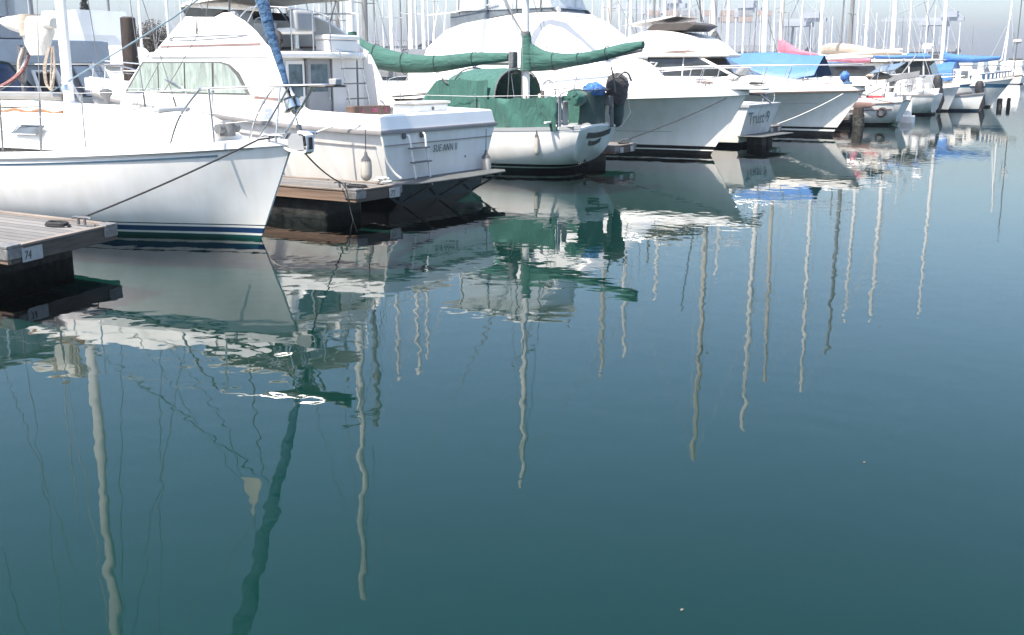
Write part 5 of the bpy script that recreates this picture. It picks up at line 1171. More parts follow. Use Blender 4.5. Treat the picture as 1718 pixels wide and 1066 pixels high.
thing('cloth_heap', MB().lathe([(.03, -.35), (.1, -.3), (.12, 0), (.1, .25), (.04, .35)], (-11.6, 46.55, 1.1), 12, 'x').jitter(.03, 8), M['red'], 'deep red cloth along the wooden boat rail', 'cloth', ang=70)
thing('deck_box', MB().box(-13.15, -12.75, 46.1, 46.5, 1.05, 1.38), M['mastwhite'], 'white box on the wooden boat side deck', 'box', bevel=.04)
thing('deck_box', MB().box(-11.3, -10.95, 46.9, 47.4, 1.0, 1.3), M['mastwhite'], 'white box at the very stern of the wooden boat', 'box', bevel=.04)
thing('paddle_board', MB().lathe([(.02, -.6), (.2, -.45), (.24, 0), (.2, .45), (.02, .6)], (-12.1, 46.18, .84), 14, 'x', (.12, .5)), M['rust'], 'brown red board tucked along the wooden boat side', 'board')

g = plain_sailboat(*on_y(1307, 53.0), 13.5, 'sailboat with faded pink sail cover beyond the blue tarp', GR, 10.5, -1, H_FAR[0], 'mastcream', None, mr=.10, boom_z=2.75)
mx, my = on_y(1307, 53.0)
roll([(mx - .08, my, 3.32), (mx + .3, my, 3.16), (mx + .95, my, 2.98), (mx + 1.9, my, 2.88)], [(.1, .52), (.15, .34), (.13, .16), (.05, .03)], M['pink'], 'sail_cover', g, 8, 12, .06)
roll([(on_y(1376, my)[0], my, 2.70), (on_y(1410, my)[0], my, 2.66), (on_y(1445, my)[0], my, 2.63), (on_y(1460, my)[0], my, 2.63)], [(.08, .06), (.13, .11), (.14, .13), (.09, .09)], M['pink'], 'lower_cover', g, 9, 12, .1)
build('raised_boom', MB().tube([(on_y(1382, my)[0], my, 2.80), (on_y(1512, my)[0], my, 3.10)], .06, 8), M['mastwhite'], g)
g = plain_sailboat(*on_y(1374, 58.5), 15.4, 'sailboat with rolled beige sail beyond the pink sail cover', GR, 10.5, -1, H_GREY, 'mastwhite', None, mr=.10, boom_z=2.9)
mx, my = on_y(1374, 58.5)
roll([(mx + .1, my, 3.18), (mx + .5, my, 3.24), (mx + 1.6, my, 3.18), (mx + 2.9, my, 3.05), (mx + 4.2, my, 2.98)], [(.1, .2), (.22, .28), (.22, .27), (.18, .16), (.06, .06)], M['beige'], 'sail_cover', g, 4, 12, .1)
plain_sailboat(*on_y(1424, 63.5), 14.3, 'sailboat with grey unpainted mast beyond the beige rolled sail', GR, 9.5, 1, H_GREY, 'alu', 'midblue', mr=.11)
plain_sailboat(*on_y(1450, 67.5), 13.0, 'sailboat with slim white mast right of the grey mast', GR, 9.5, 1, H_FAR[0], 'mastwhite', 'midblue', mr=.10)
plain_sailboat(*on_y(1495, 75.0), 14.5, 'sailboat with thick white mast carrying a boxy radar', GR, 11, 1, H_FAR[0], 'mastwhite', 'midblue', mr=.15)
# grey sloop whose bow shows at the water
def bow_boat():
    cy = 58.8
    g = root('grey_sloop', 'pale grey boat with steep bow beside the black raised outboard', 'sailboat', (-14, cy, 0), GR)
    st = [(-20, -19.8, 1.2, .9, .95, -.1), (-17, -17, 1.45, 1.25, .98, -.4), (-14.5, -14.6, 1.25, .95, 1.05, -.4), (-12.9, -13.1, .75, .45, 1.13, -.3), (-11.9, -12.1, .3, .15, 1.2, -.3), (-11.55, -11.65, .02, .01, 1.24, -.2)]
    S, _ = hull(g, st, cy, 'round', H_GREY, 4); deck(g, S, cy, M['deckwhite'])
    build('pulpit', MB().tube(smooth_path([(-13, cy - .7, 1.1), (-12.9, cy - .7, 1.8), (-11.5, cy, 1.95), (-12.9, cy + .7, 1.8), (-13, cy + .7, 1.1)], 3), .02, 6), M['steel'], g)
    build('vent', MB().lathe([(.2, 0), (.22, .5), (.27, .55), (.27, .72), (.1, .8)], (-13.2, cy - .5, 1.1), 12), M['gel'], g)
    build('anchor_locker', MB().box(-13.6, -12.6, cy - .3, cy + .6, 1.1, 1.45), M['greygel'], g, bevel=.04)
    build('pilot_house', MB().prism([(-17.5, 1.0), (-17.4, 2.5), (-14.2, 2.55), (-13.6, 1.0)], cy - 1.0, cy + 1.0, lambda x, z: (z - 1) * .08), M['cream'], g, bevel=.05)
    for s in (-1, 1): build('window', MB().plate([(x, cy + s * (1.005 - (z - 1) * .08), z) for x, z in ((-17.0, 1.85), (-17.0, 2.35), (-14.6, 2.38), (-14.3, 1.85))], .012), M['glassdark'], g)
    build('roof', MB().box(-17.8, -13.9, cy - 1.15, cy + 1.15, 2.56, 2.66), M['sailwhite'], g, bevel=.03)
    return g
bow_boat()
def outboard(x, y, z, label, sc_=1.):
    g = root('outboard_motor', label, 'outboard motor', (x, y, 0), 'raised black outboard motors')
    build('cowling', MB().lathe([(.12, -.4), (.2, -.36), (.22, -.1), (.2, .12), (.14, .24), (.05, .28)], (x, y, z), 12, 'z', (1.1, .8)), M['blackrub'], g)
    build('leg', MB().tube([(x + .02, y, z - .2), (x + .22, y, z - 1.0), (x + .15, y, z - 1.35)], [.22, .2, .15], 8), M['blackrub'], g)
    build('propeller', MB().lathe([(.03, -.08), (.22, -.02), (.22, .02), (.03, .1)], (x + .18, y, z - 1.35), 10, 'x'), M['blackrub'], g)
    return g
outboard(-12.0, 60.5, 1.62, 'tall black outboard motor tilted at a boat stern in the far row')
outboard(-10.95, 66.4, 1.3, 'black outboard motor left of the blue topped boat bow')
def dinghy(x, y, L, m, label, z=.0):
    g = root('dinghy', label, 'dinghy', (x, y, z), 'small tenders at the far slips')
    st = [(x - L / 2, x - L / 2 + .05, .6, .5, .75 + z, -.1 + z), (x - L * .2, x - L * .2, .75, .6, .72 + z, -.15), (x + L * .2, x + L * .18, .6, .42, .8 + z, -.12), (x + L / 2, x + L / 2 - .25, .03, .01, .95 + z, -.05)]
    S, _ = hull(g, st, y, 'round', m, 4); deck(g, S, y, M['greygel'], .0, -.06)
    sweep(sheer(S, y), [(-.03, -.04), (-.03, .03), (.04, .03), (.04, -.04)], 'gunwale', M['rub'], g, y)
    return g
dinghy(-12.4, 64.2, 4.2, H_FAR[0], 'small white open boat between the two black outboards')
dinghy(-13.3, 67.8, 3.6, H_GREY, 'grey tender tucked behind the black outboards')

for k, (x, y, z, lab) in enumerate(((-12.9, 57.55, .62, 'black tyre fender on the grey boat side, left one'), (-12.2, 58.2, .66, 'black tyre fender on the grey boat side, right one'), (-11.3, 46.45, .55, 'black tyre fender under the wooden boat rail'))):
    g = root('tyre_fender', lab, 'fender', (x, y, z - .2), 'black tyre fenders at the far slips')
    build('tyre', MB().torus((x, y, z), .15, .065, 'y', 18, 8), M['blackrub'], g); build('lanyard', MB().tube([(x, y, z + .15), (x, y + .05, z + .55)], .014, 5), M['ropeb'], g)
def pilot_boat():
    cy = 63.2
    g = root('pilothouse_boat', 'boat with dark windowed pilothouse beyond the grey steep bowed boat', 'motorboat', (-15, cy, 0), GR)
    st = [(-19.5, -19.4, 1.3, 1.1, 1.0, -.2), (-16, -16, 1.5, 1.3, 1.05, -.4), (-13.5, -13.7, 1.1, .8, 1.15, -.4), (-12, -12.4, .5, .25, 1.28, -.3), (-11.4, -11.9, .02, .01, 1.35, -.2)]
    S, _ = hull(g, st, cy, 'vee', H_GREY, 4); deck(g, S, cy, M['deckwhite'])
    build('house', MB().prism([(-16.6, 1.0), (-16.6, 1.9), (-12.6, 1.9), (-12.3, 1.0)], cy - .95, cy + .95), M['greygel'], g, bevel=.03)
    build('window_band', MB().prism([(-16.5, 1.91), (-16.4, 2.56), (-12.95, 2.62), (-12.65, 1.91)], cy - .9, cy + .9), M['glassdark'], g)
    for x in (-15.6, -14.7, -13.85, -13.1):
        for s_ in (-1, 1): build('mullion', MB().tube([(x, cy + s_ * .91, 1.9), (x - .06, cy + s_ * .91, 2.62)], .04, 6), M['gel'], g)
    build('roof', MB().slab([(-17.4, cy - 1.15), (-12.7, cy - 1.1), (-12.3, cy - .6), (-12.3, cy + .6), (-12.7, cy + 1.1), (-17.4, cy + 1.15)], 2.63, 2.72), M['sailwhite'], g, bevel=.02)
    build('roof_cover', MB().lathe([(.02, -1.6), (.2, -1.3), (.26, -.4), (.2, .6), (.24, 1.1), (.02, 1.5)], (-14.4, cy - .3, 2.86), 12, 'x', (1.6, .8)).jitter(.03, 3), M['midblue'], g, ang=70)
    build('radar_dome', MB().lathe([(.05, 0), (.05, .5), (.28, .55), (.3, .7), (.2, .82), (.02, .84)], (-13.2, cy, 2.72), 14), M['gel'], g)
    for s_ in (-1, 1): build('guard_rail', MB().tube(smooth_path([(-13.2, cy + s_ * 1.0, 1.2), (-13.1, cy + s_ * 1.0, 1.85), (-11.3, cy + s_ * .08, 2.0)], 3), .022, 6), M['steel'], g)
    return g
pilot_boat()
for k, (x, y, z0, h, r, mm, lab) in enumerate(((-12.35, 57.9, 1.15, .62, .17, 'gel', 'tall white drum standing left on the grey boat bow'), (-12.7, 57.5, 1.1, .4, .15, 'greygel', 'grey tub beside the tall white drum'), (-13.2, 57.2, 1.1, .5, .16, 'gel', 'white tub third from the grey boat bow'), (-12.05, 58.3, 1.18, .34, .13, 'mastwhite', 'small white tub nearest the grey boat stem'), (-13.6, 57.6, 1.1, .75, .14, 'blackcloth', 'black bag among the white tubs'))):
    thing('deck_tub', MB().lathe([(r * .8, 0), (r, h * .85), (r * 1.12, h * .87), (r * 1.1, h), (r * .3, h * 1.02)], (x, y, z0), 12).jitter(.01, k), M[mm], lab, 'tub', 'tubs and bags on the grey boat foredeck')
g = root('boarding_frame', 'slanting grey tube frame over the red trimmed boat stern', 'frame', (-12.2, 52.5, .9))
for k, (a, b) in enumerate((((-13.2, 52.4, 1.0), (-11.9, 52.4, 2.7)), ((-12.7, 52.6, 1.0), (-11.4, 52.6, 2.9)), ((-13.0, 52.9, 1.9), (-11.3, 52.9, 2.1)))): build('strut', MB().tube([a, b], .035, 6), M['greygel'], g)
build('panel', MB().plate([(-12.6, 52.3, 1.62), (-11.2, 52.3, 1.9), (-11.2, 52.5, 2.15), (-12.6, 52.5, 1.9)], .03), M['midgrey'], g)
# last boat of the row
def last_boat():
    cy = 70.6
    g = root('blue_topped_ketch', 'last boat of the row, white hull with blue strake and blue canopy', 'sailboat', (-14, cy, 0), GR)
    st = [(-20.5, -20.2, 1.3, 1.0, 1.1, -.1), (-18, -18, 1.6, 1.4, 1.08, -.5), (-15, -15, 1.65, 1.4, 1.15, -.6), (-12.8, -13.1, 1.3, .95, 1.3, -.5), (-11.2, -11.9, .75, .42, 1.5, -.4), (-10.3, -11.3, .35, .15, 1.62, -.3), (-9.8, -10.95, .02, .01, 1.7, -.2)]
    S, _ = hull(g, st, cy, 'round', H_LAST, 5); deck(g, S, cy, M['deckwhite'])
    sweep(sheer(S, cy), [(-.03, -.04), (-.03, .08), (.05, .08), (.05, -.04)], 'cap_rail', M['sailwhite'], g, cy)
    for s in (-1, 1):
        p = [v for v in sheer(S, cy, 'near' if s < 0 else 'far', .1, -.05) if -12.2 < v.x < -9.9]
        build('rail_netting', MB().rings([[(v.x, v.y, v.z), (v.x, v.y, v.z + .32), (v.x, v.y + .01, v.z + .32), (v.x, v.y + .01, v.z)] for v in p]), M['blue'], g)
        for k, v in enumerate(p[::1]): build('baluster', MB().box(v.x - .05, v.x + .05, v.y - .025, v.y + .035, v.z + .02, v.z + .28), M['sailwhite'], g)
        build('guard_rail', MB().tube([(v.x, v.y, v.z + .34) for v in p], .022, 6), M['steel'], g)
        build('guard_rail', MB().tube([(-12.3, cy + s * 1.1, 1.8), (-14, cy + s * 1.55, 1.7), (-17, cy + s * 1.6, 1.68)], .018, 6), M['steel'], g)
    build('deck_house', MB().prism([(-16.5, 1.1), (-16.4, 2.15), (-12.1, 2.2), (-11.6, 1.95), (-11.3, 1.5), (-11.2, 1.2)], cy - 1.05, cy + 1.05, lambda x, z: (z - 1.1) * .1), M['sailwhite'], g, bevel=.06)
    for s in (-1, 1):
        for x0, x1 in ((-12.95, -12.85), (-12.55, -12.15)): build('window', MB().plate([(x, cy + s * (1.055 - (z - 1.1) * .1), z) for x, z in ((x0, 1.65), (x0, 2.08), (x1, 2.08), (x1, 1.65))], .012), M['glassgrey'], g)
    build('canopy', MB().rings([[(x, cy + 1.2 * math.cos(math.pi * (1 - k / 10)), 1.5 + (z - 1.5) * math.sin(math.pi * k / 10) ** .5) for k in range(11)] for x, z in ((-14.6, 1.9), (-14.2, 2.45), (-13.4, 2.62), (-13.0, 2.6))], closed=False), M['midblue'], g, ang=70)
    mx, _ = on_y(1580, cy); mz, _ = on_y(1684, cy)
    build('main_mast', MB().tube([(mx, cy, 1.5), (mx - .05, cy, 6), (mx - .1, cy, 12.8)], [.11, .11, .07], 10), M['mastwhite'], g)
    build('fore_mast', MB().tube([(mz, cy, 1.6), (mz + .12, cy, 6.0)], [.06, .045], 8), M['mastwhite'], g)
    build('boom', MB().tube([(mx + .1, cy, 2.72), (mx + 3.3, cy, 2.70)], .05, 8), M['mastwhite'], g)
    roll([(mx + .05, cy, 2.95), (mx + .4, cy, 2.82), (mx + 1.8, cy, 2.74), (mx + 3.2, cy, 2.82)], [(.12, .34), (.24, .28), (.24, .22), (.1, .1)], M['midblue'], 'sail_cover', g, 6, 12, .08)
    for a, b in (((mz, cy - 1.0, 2.7), (mz + .1, cy, 5.2)), ((mz - 1.0, cy, 2.2), (mz + .1, cy, 5.0)), ((-9.8, cy, 1.9), (mz + .1, cy, 5.8))): wire('stay', g, [a, b], .016, M['wirelight'], 5)
    build('bowsprit', MB().tube([(-10.4, cy, 1.72), (-9.35, cy, 1.84)], .06, 8), M['teak'], g)
    px, _ = on_y(1702, cy)
    build('pole', MB().tube([(px, cy, 1.7), (px + .05, cy, 7.5)], .03, 7), M['midgrey'], g)
    wt = build('wind_generator', MB().lathe([(.03, -.25), (.12, -.15), (.12, .1), (.06, .2)], (px + .05, cy, 3.75), 10, 'x'), M['sailwhite'], g)
    for a in (.2, 2.3, 4.4): build('blade', MB().plate([(px - .15, cy + .03 * math.cos(a), 3.75), (px - .15, cy + .65 * math.cos(a), 3.75 + .65 * math.sin(a)), (px - .15, cy + .65 * math.cos(a + .12), 3.75 + .65 * math.sin(a + .12))], .015), M['greycloth'], wt)
    return g
last_boat()

# motor boats
def plain_motorboat(x, y, label, group, L=9, rz=0., canopy=None, hm=None, fly=True, enclosed=False):
    g = root('motorboat', label, 'motorboat', (x, y, 0), group)
    X = lambda q: x + q * L
    st = [(X(-.5), X(-.5), 1.45, 1.3, 1.05, -.2), (X(-.2), X(-.2), 1.55, 1.35, 1.12, -.3), (X(.1), X(.1), 1.45, 1.1, 1.3, -.4), (X(.32), X(.3), .9, .5, 1.5, -.3), (X(.45), X(.42), .35, .15, 1.62, -.3), (X(.5), X(.44), .02, .01, 1.68, -.2)]
    S, _ = hull(g, st, y, 'vee', hm or H_FAR[0], 3); deck(g, S, y, M['deckwhite'])
    lean = lambda xx, z: (z - 1.0) * .12
    build('cabin', MB().prism([(X(-.28), 1.0), (X(-.26), 2.35), (X(.02), 2.4), (X(.16), 1.75), (X(.34), 1.55), (X(.36), 1.2)], y - 1.2, y + 1.2, lean), M['gel'], g, bevel=.06)
    for s in (-1, 1): build('window', MB().plate([(xx, y + s * (1.205 - (z - 1.0) * .12), z) for xx, z in ((X(-.23), 1.75), (X(-.22), 2.2), (X(0), 2.22), (X(.10), 1.75))], .012), M['glassdark'], g)
    build('windshield', MB().plate([(X(.035), y - .95, 2.33), (X(.035), y + .95, 2.33), (X(.14), y + 1.05, 1.84), (X(.14), y - 1.05, 1.84)], .012), M['glassdark'], g)
    if fly:
        fbp = build('flybridge', MB().prism([(X(-.3), 2.36), (X(-.28), 2.9), (X(-.1), 3.05), (X(.0), 2.95), (X(.06), 2.42)], y - 1.1, y + 1.1, lambda xx, z: max(0, z - 2.4) * .2), M['gel'], g, bevel=.06)
        for s in (-1, 1): build('dark_band', MB().plate([(xx, y + s * (1.105 - (z - 2.4) * .2), z) for xx, z in ((X(-.275), 2.72), (X(-.27), 2.84), (X(-.1), 2.98), (X(-.01), 2.9), (X(.0), 2.82), (X(-.1), 2.87))], .012), M['midgrey'], g)
        build('screen', MB().plate([(X(-.10), y - .9, 3.05), (X(-.10), y + .9, 3.05), (X(-.13), y + .85, 3.35), (X(-.13), y - .85, 3.35)], .012), M['glassgrey'], g)
    if enclosed: build('enclosure', MB().prism([(X(-.27), 2.95), (X(-.25), 4.1), (X(-.08), 4.1), (X(-.04), 3.0)], y - .95, y + .95), M['vinyl'], g)
    if canopy:
        build('canopy', MB().rings([[(xx, y + 1.25 * math.cos(math.pi * (1 - k / 10)), 1.9 + (z - 1.9) * math.sin(math.pi * k / 10) ** .5) for k in range(11)] for xx, z in ((X(-.5), 2.7), (X(-.3), 3.1), (X(-.05), 3.1), (X(.08), 2.6))], closed=False), M[canopy], g, ang=70)
    build('bow_rail', MB().tube(smooth_path([(X(.1), y - 1.35, 1.9), (X(.32), y - .85, 2.15), (X(.48), y, 2.3), (X(.32), y + .85, 2.15), (X(.1), y + 1.35, 1.9)], 3), .018, 6), M['steel'], g)
    g.rotation_euler.z = rz
    return g
GB = 'boats moored behind the first row'
x, y = on_x(205, -29.5)
plain_motorboat(x, y, 'white flybridge boat behind the dark piling', GB, 10, R(0), enclosed=True)
x, y = on_x(675, -31)
plain_motorboat(x, y, 'white boat under a grey canopy between the bare masts and the sportfisher', GB, 9, R(180), canopy='midgrey', fly=False)
x, y = on_x(1005, -28.5)
plain_motorboat(x, y, 'white flybridge boat showing between sportfisher and cream cruiser', GB, 10, 0)
x, y = on_x(1238, -29.5)
plain_motorboat(x, y, 'white boat with a square upper cabin above the blue tarp', GB, 10, 0, enclosed=False)

# blue grey cabin boat behind the sloop mast
def grey_boat():
    x0, cy = -26.0, 18.6
    g = root('blue_grey_workboat', 'blue grey slab sided cabin boat behind the sloop mast', 'motorboat', (x0, cy, 0), GB)
    # lies along y so that its flat side faces the walkway
    yy = lambda q: cy + q
    build('hull', MB().rings([[(x0 - 1.6 * w_, yy(q), 1.25 + s_), (x0 - 1.4 * w_, yy(q), 0), (x0, yy(q), -.4), (x0 + 1.4 * w_, yy(q), 0), (x0 + 1.6 * w_, yy(q), 1.25 + s_)] for q, w_, s_ in ((-6, .85, 0), (-3, 1, 0), (0, 1, .05), (2.5, .75, .2), (4, .3, .4), (4.6, .03, .5))], closed=False), H_GREY, g)
    build('deck', MB().slab([(x0 - 1.3, yy(-5.9)), (x0 + 1.3, yy(-5.9)), (x0 + 1.55, yy(0)), (x0 + .4, yy(4)), (x0 - .4, yy(4)), (x0 - 1.55, yy(0))], 1.2, 1.26), M['greygel'], g)
    build('lower_cabin', MB().prism([(x0 - 1.1, 1.2), (x0 - 1.0, 2.42), (x0 + 1.0, 2.42), (x0 + 1.35, 1.2)], yy(-3.4), yy(.75)), M['greygel'], g, bevel=.03)
    build('upper_panel', MB().prism([(x0 - 1.1, 2.44), (x0 - 1.0, 3.02), (x0 + 1.1, 3.02), (x0 + 1.15, 2.44)], yy(-3.2), yy(1.1)), M['bluegrey'], g, bevel=.03)
    build('slanted_panel', MB().plate([(x0 + 1.37, yy(.08), 1.62), (x0 + 1.42, yy(1.02), 1.62), (x0 + 1.18, yy(.80), 2.36), (x0 + 1.14, yy(-.1), 2.36)], .05), M['bluegrey'], g)
    build('doorway_shade', MB().plate([(x0 + 1.36, yy(-1.12), 1.5), (x0 + 1.36, yy(-.62), 1.5), (x0 + 1.18, yy(-.72), 2.2), (x0 + 1.18, yy(-1.2), 2.2)], .02), M['interior_shade'], g)  # dark plate on the solid cabin paints the shade of an open doorway
    build('door_frame', MB().tube([(x0 + 1.42, yy(-1.2), 1.4), (x0 + 1.22, yy(-1.3), 2.26), (x0 + 1.22, yy(-.66), 2.26), (x0 + 1.42, yy(-.54), 1.4)], .05, 6), M['mastwhite'], g)
    build('bulwark_panel', MB().box(x0 + 1.40, x0 + 1.48, yy(-2.9), yy(1.2), 1.22, 1.6), M['greygel'], g, bevel=.02)
    build('wheel_house', MB().prism([(x0 - 1.0, 3.04), (x0 - .9, 3.55), (x0 + .9, 3.55), (x0 + 1.0, 3.04)], yy(-3.1), yy(-.9)), M['greygel'], g, bevel=.03)
    build('enclosure', MB().prism([(x0 - .9, 3.56), (x0 - .85, 4.9), (x0 + .85, 4.9), (x0 + .9, 3.56)], yy(-3.1), yy(-.9)), M['vinyl'], g)
    build('inner_cabin', MB().box(x0 - .7, x0 + .3, yy(-3.0), yy(-1.0), 3.56, 4.8), M['midgrey'], g)
    build('roof', MB().box(x0 - 1.1, x0 + 1.1, yy(-3.3), yy(-.2), 4.92, 5.0), M['greygel'], g, bevel=.02)
    for q in (-3.05, -2.3, -1.6, -.95): build('enclosure_pole', MB().tube([(x0 + .93, yy(q), 3.5), (x0 + .9, yy(q), 4.95)], .03, 6), M['greygel'], g)
    for q, k in ((-.45, .18), (-.2, .5), (.65, .0), (1.0, .1)): build('strut', MB().tube([(x0 + 1.5, yy(q), 1.5), (x0 + 1.25, yy(q - .3), 2.42)], .045, 6), M['mastwhite'], g)
    return g
grey_boat()
g = root('tarp_cover', 'dark blue tarp draped at the left edge in front of the blue grey boat', 'tarp', (-24.3, 16.6, .47))
rings = [[(-24.2 + .25 * math.sin(t * 5), lerp(15.4, 17.05, t) + .35 * (1 - q) * (t - .3), lerp(.47, 2.62 - .75 * t ** 1.6, q) + .03 * math.sin(t * 17)) for q in (0, .3, .6, 1)] for t in [i / 14 for i in range(15)]]
build('sheet', MB().rings([r_ + [(x - .04, y, z) for x, y, z in r_[::-1]] for r_ in rings]), M['darkblue'], g, ang=70)
build('edge', MB().tube([r_[-1] for r_ in rings], .03, 6), M['darkgreen'], g)
rope('hanging_rope', smooth_path([(-23.0, 16.0, 2.66), (-22.95, 15.75, 2.3), (-22.9, 15.4, 2.05), (-22.9, 14.9, 1.85), (-22.9, 14.4, 1.78)], 5), .05, 'ropered', 'red flecked rope sagging across the left edge')
rope('hanging_rope', smooth_path([(-23.0, 15.95, 2.62), (-22.95, 15.65, 2.22), (-22.9, 15.3, 1.98), (-22.9, 14.8, 1.78), (-22.9, 14.3, 1.70)], 5), .04, 'ropew', 'pale rope sagging just under the red flecked one')
thing('rope_hank', MB().tube(smooth_path([(-23.0, 15.85, 2.75), (-23.0, 15.72, 2.45), (-22.95, 15.68, 2.1), (-22.95, 15.78, 2.05), (-23.0, 15.86, 2.4), (-23.0, 15.88, 2.76)], 5), .045, 7), M['beige'], 'pale hank of rope hanging under the white sail bundle', 'rope')
rope_post = root('rope_stand', 'grey post carrying the hanging ropes behind the sloop', 'post', (-23.05, 16.0, .46))
build('post', MB().tube([(-23.3, 16.0, .46), (-23.3, 16.0, 2.85)], .06, 8), M['midgrey'], rope_post)
build('arm', MB().tube([(-23.3, 16.0, 2.76), (-22.9, 15.85, 2.78)], .035, 6), M['midgrey'], rope_post)
dock_box = root('dock_box', 'white dock box on the walkway under the sail bundle', 'box', (-23.9, 18.0, .46))
build('body', MB().box(-24.3, -23.6, 17.4, 18.6, .462, 1.0), M['gel'], dock_box, bevel=.04); build('lid', MB().box(-24.34, -23.56, 17.36, 18.64, 1.005, 1.1), M['cream'], dock_box, bevel=.03)

# ------------------------------------------------------------------ masts of the rows behind
named = [(614, -31, 13.8, 'alu', None, .13, 'sailboat with dark grey mast just right of the ketch main mast'),
         (1021, -27.5, 14.8, 'mastcream', None, .14, 'sailboat with thick cream mast right of the tall sportfisher'),
         (1055, -28, 14.5, 'mastwhite', None, .13, 'sailboat with white mast second right of the tall sportfisher'),
         (1113, -29, 12.5, 'mastwhite', 'blue', .11, 'sailboat with white mast over the cream cruiser hard top'),
         (1219, -30, 13.0, 'mastwhite', None, .12, 'sailboat with white mast right of the dark boom cover'),
         (659, -32, 12.5, 'mastwhite', None, .10, 'sailboat with white mast over the grey canopy'),
         (690, -34, 13.5, 'mastwhite', None, .12, 'sailboat with white mast second over the grey canopy'),
         (712, -36, 14, 'mastwhite', None, .10, 'sailboat with white mast hard against the sportfisher flybridge'),
         (473, -31, 12, 'mastwhite', 'blue', .07, 'sailboat with slim white mast behind the blue furled headsail'),
         (569, -33, 12, 'alu', None, .10, 'sailboat with grey mast behind the cabin boat flybridge rail')]
for px, x, Z, mm, cov, mr, lab in named:
    X_, Y_ = on_x(px, x); plain_sailboat(X_, Y_, Z, lab, GB, 9.5, random.choice((1, -1)), H_FAR[0], mm, cov, mr=mr)
protos = []
PL = ['white hulled sailboat with bare mast in the crowded rows behind', 'white hulled sailboat with blue sail cover in the crowded rows behind', 'dark hulled sailboat with beige sail cover in the crowded rows behind', 'cream hulled sailboat with grey mast in the crowded rows behind', 'white hulled sailboat with dark furled headsail in the crowded rows behind']
PG = ['bare masted white sailboats behind', 'blue covered white sailboats behind', 'dark hulled sailboats behind', 'grey masted cream sailboats behind', 'sailboats with dark furled headsails behind']
PS = [dict(hm=H_FAR[0], mm='mastwhite'), dict(hm=H_FAR[0], mm='mastwhite', cover='blue'), dict(hm=H_FAR[1], mm='mastcream', cover='beige'), dict(hm=H_FAR[2], mm='alu'), dict(hm=H_FAR[0], mm='mastwhite', fore='greycloth')]
spots = [(530, -62, 0), (551, -60, 3), (577, -60, 1), (484, -58, 3), (700, -60, 0), (674, -64, 3), (938, -58, 0), (957, -60, 4), (964, -31, 3), (1008, -62, 0), (1038, -60, 4), (1076, -58, 1), (1094, -33, 3), (1105, -60, 3), (1130, -34, 4), (1153, -58, 0), (1178, -60, 0),
         (1245, -36, 4), (1264, -58, 3), (1296, -60, 0), (1320, -62, 3), (1340, -36, 0), (1358, -75, 1), (1393, -60, 4), (1408, -33, 3), (1435, -36, 0), (1466, -60, 1), (1480, -62, 0), (1510, -58, 3), (1522, -30, 4), (1540, -60, 2), (1550, -33, 0), (1563, -40, 1), (1586, -58, 0), (1606, -40, 0), (1628, -60, 3), (286, -60, 1), (330, -62, 0), (190, -64, 3), (240, -66, 0), (410, -60, 3), (448, -64, 0), (500, -66, 1), (730, -66, 2), (1012, -75, 1), (1048, -80, 0), (1066, -85, 3), (1086, -78, 0), (1120, -82, 3), (1140, -80, 0), (1165, -84, 3), (1187, -82, 1), (1208, -80, 3), (1232, -84, 0), (1255, -86, 3), (1273, -80, 0), (1290, -88, 3), (1333, -84, 0), (1366, -86, 3), (1383, -90, 0), (1416, -88, 3), (1443, -90, 0), (1474, -92, 3), (1504, -88, 0), (1532, -90, 3), (1572, -92, 0), (1598, -86, 3), (540, -84, 0), (560, -88, 3), (602, -84, 0), (630, -82, 3), (645, -88, 0), (684, -86, 3), (720, -84, 0), (310, -84, 0), (462, -86, 3), (948, -84, 0), (974, -88, 3), (992, -84, 0)]
used = {}
for i, (px, x, k) in enumerate(spots):
    X_, Y_ = on_x(px, x)
    if k not in used:
        used[k] = plain_sailboat(0, 0, 12.5, PL[k], PG[k], 9.5, 1, rig=True, mr=.09, **PS[k]); index_kids(); o = used[k]
    else: o = dup(used[k])
    o.location = (X_, Y_, 0); o.rotation_euler.z = 0 if i % 3 else math.pi; q = random.uniform(.86, 1.14); o.scale = (1, 1, q)
    if px == 1606: o.scale = (1, 1, .8)
# motor boats along the far docks
mot = None
for i, (px, dist) in enumerate(((1705, 150), (1690, 185), (1715, 210), (1660, 160), (1640, 120), (1612, 105), (1560, 140), (1530, 190), (1676, 240), (1400, 170), (1345, 180), (1698, 260), (1250, 200), (1180, 190), (640, 120), (955, 150), (1100, 170))):
    X_, Y_ = at(px, dist)
    if mot is None:
        mot = plain_motorboat(0, 0, 'white motor cruiser at the far docks', 'white motor cruisers at the far docks', 9.5); index_kids(); o = mot
    else: o = dup(mot)
    o.location = (X_, Y_, 0); o.rotation_euler.z = R(90 + 180 * (i % 2)) if px > 1600 else R(0)

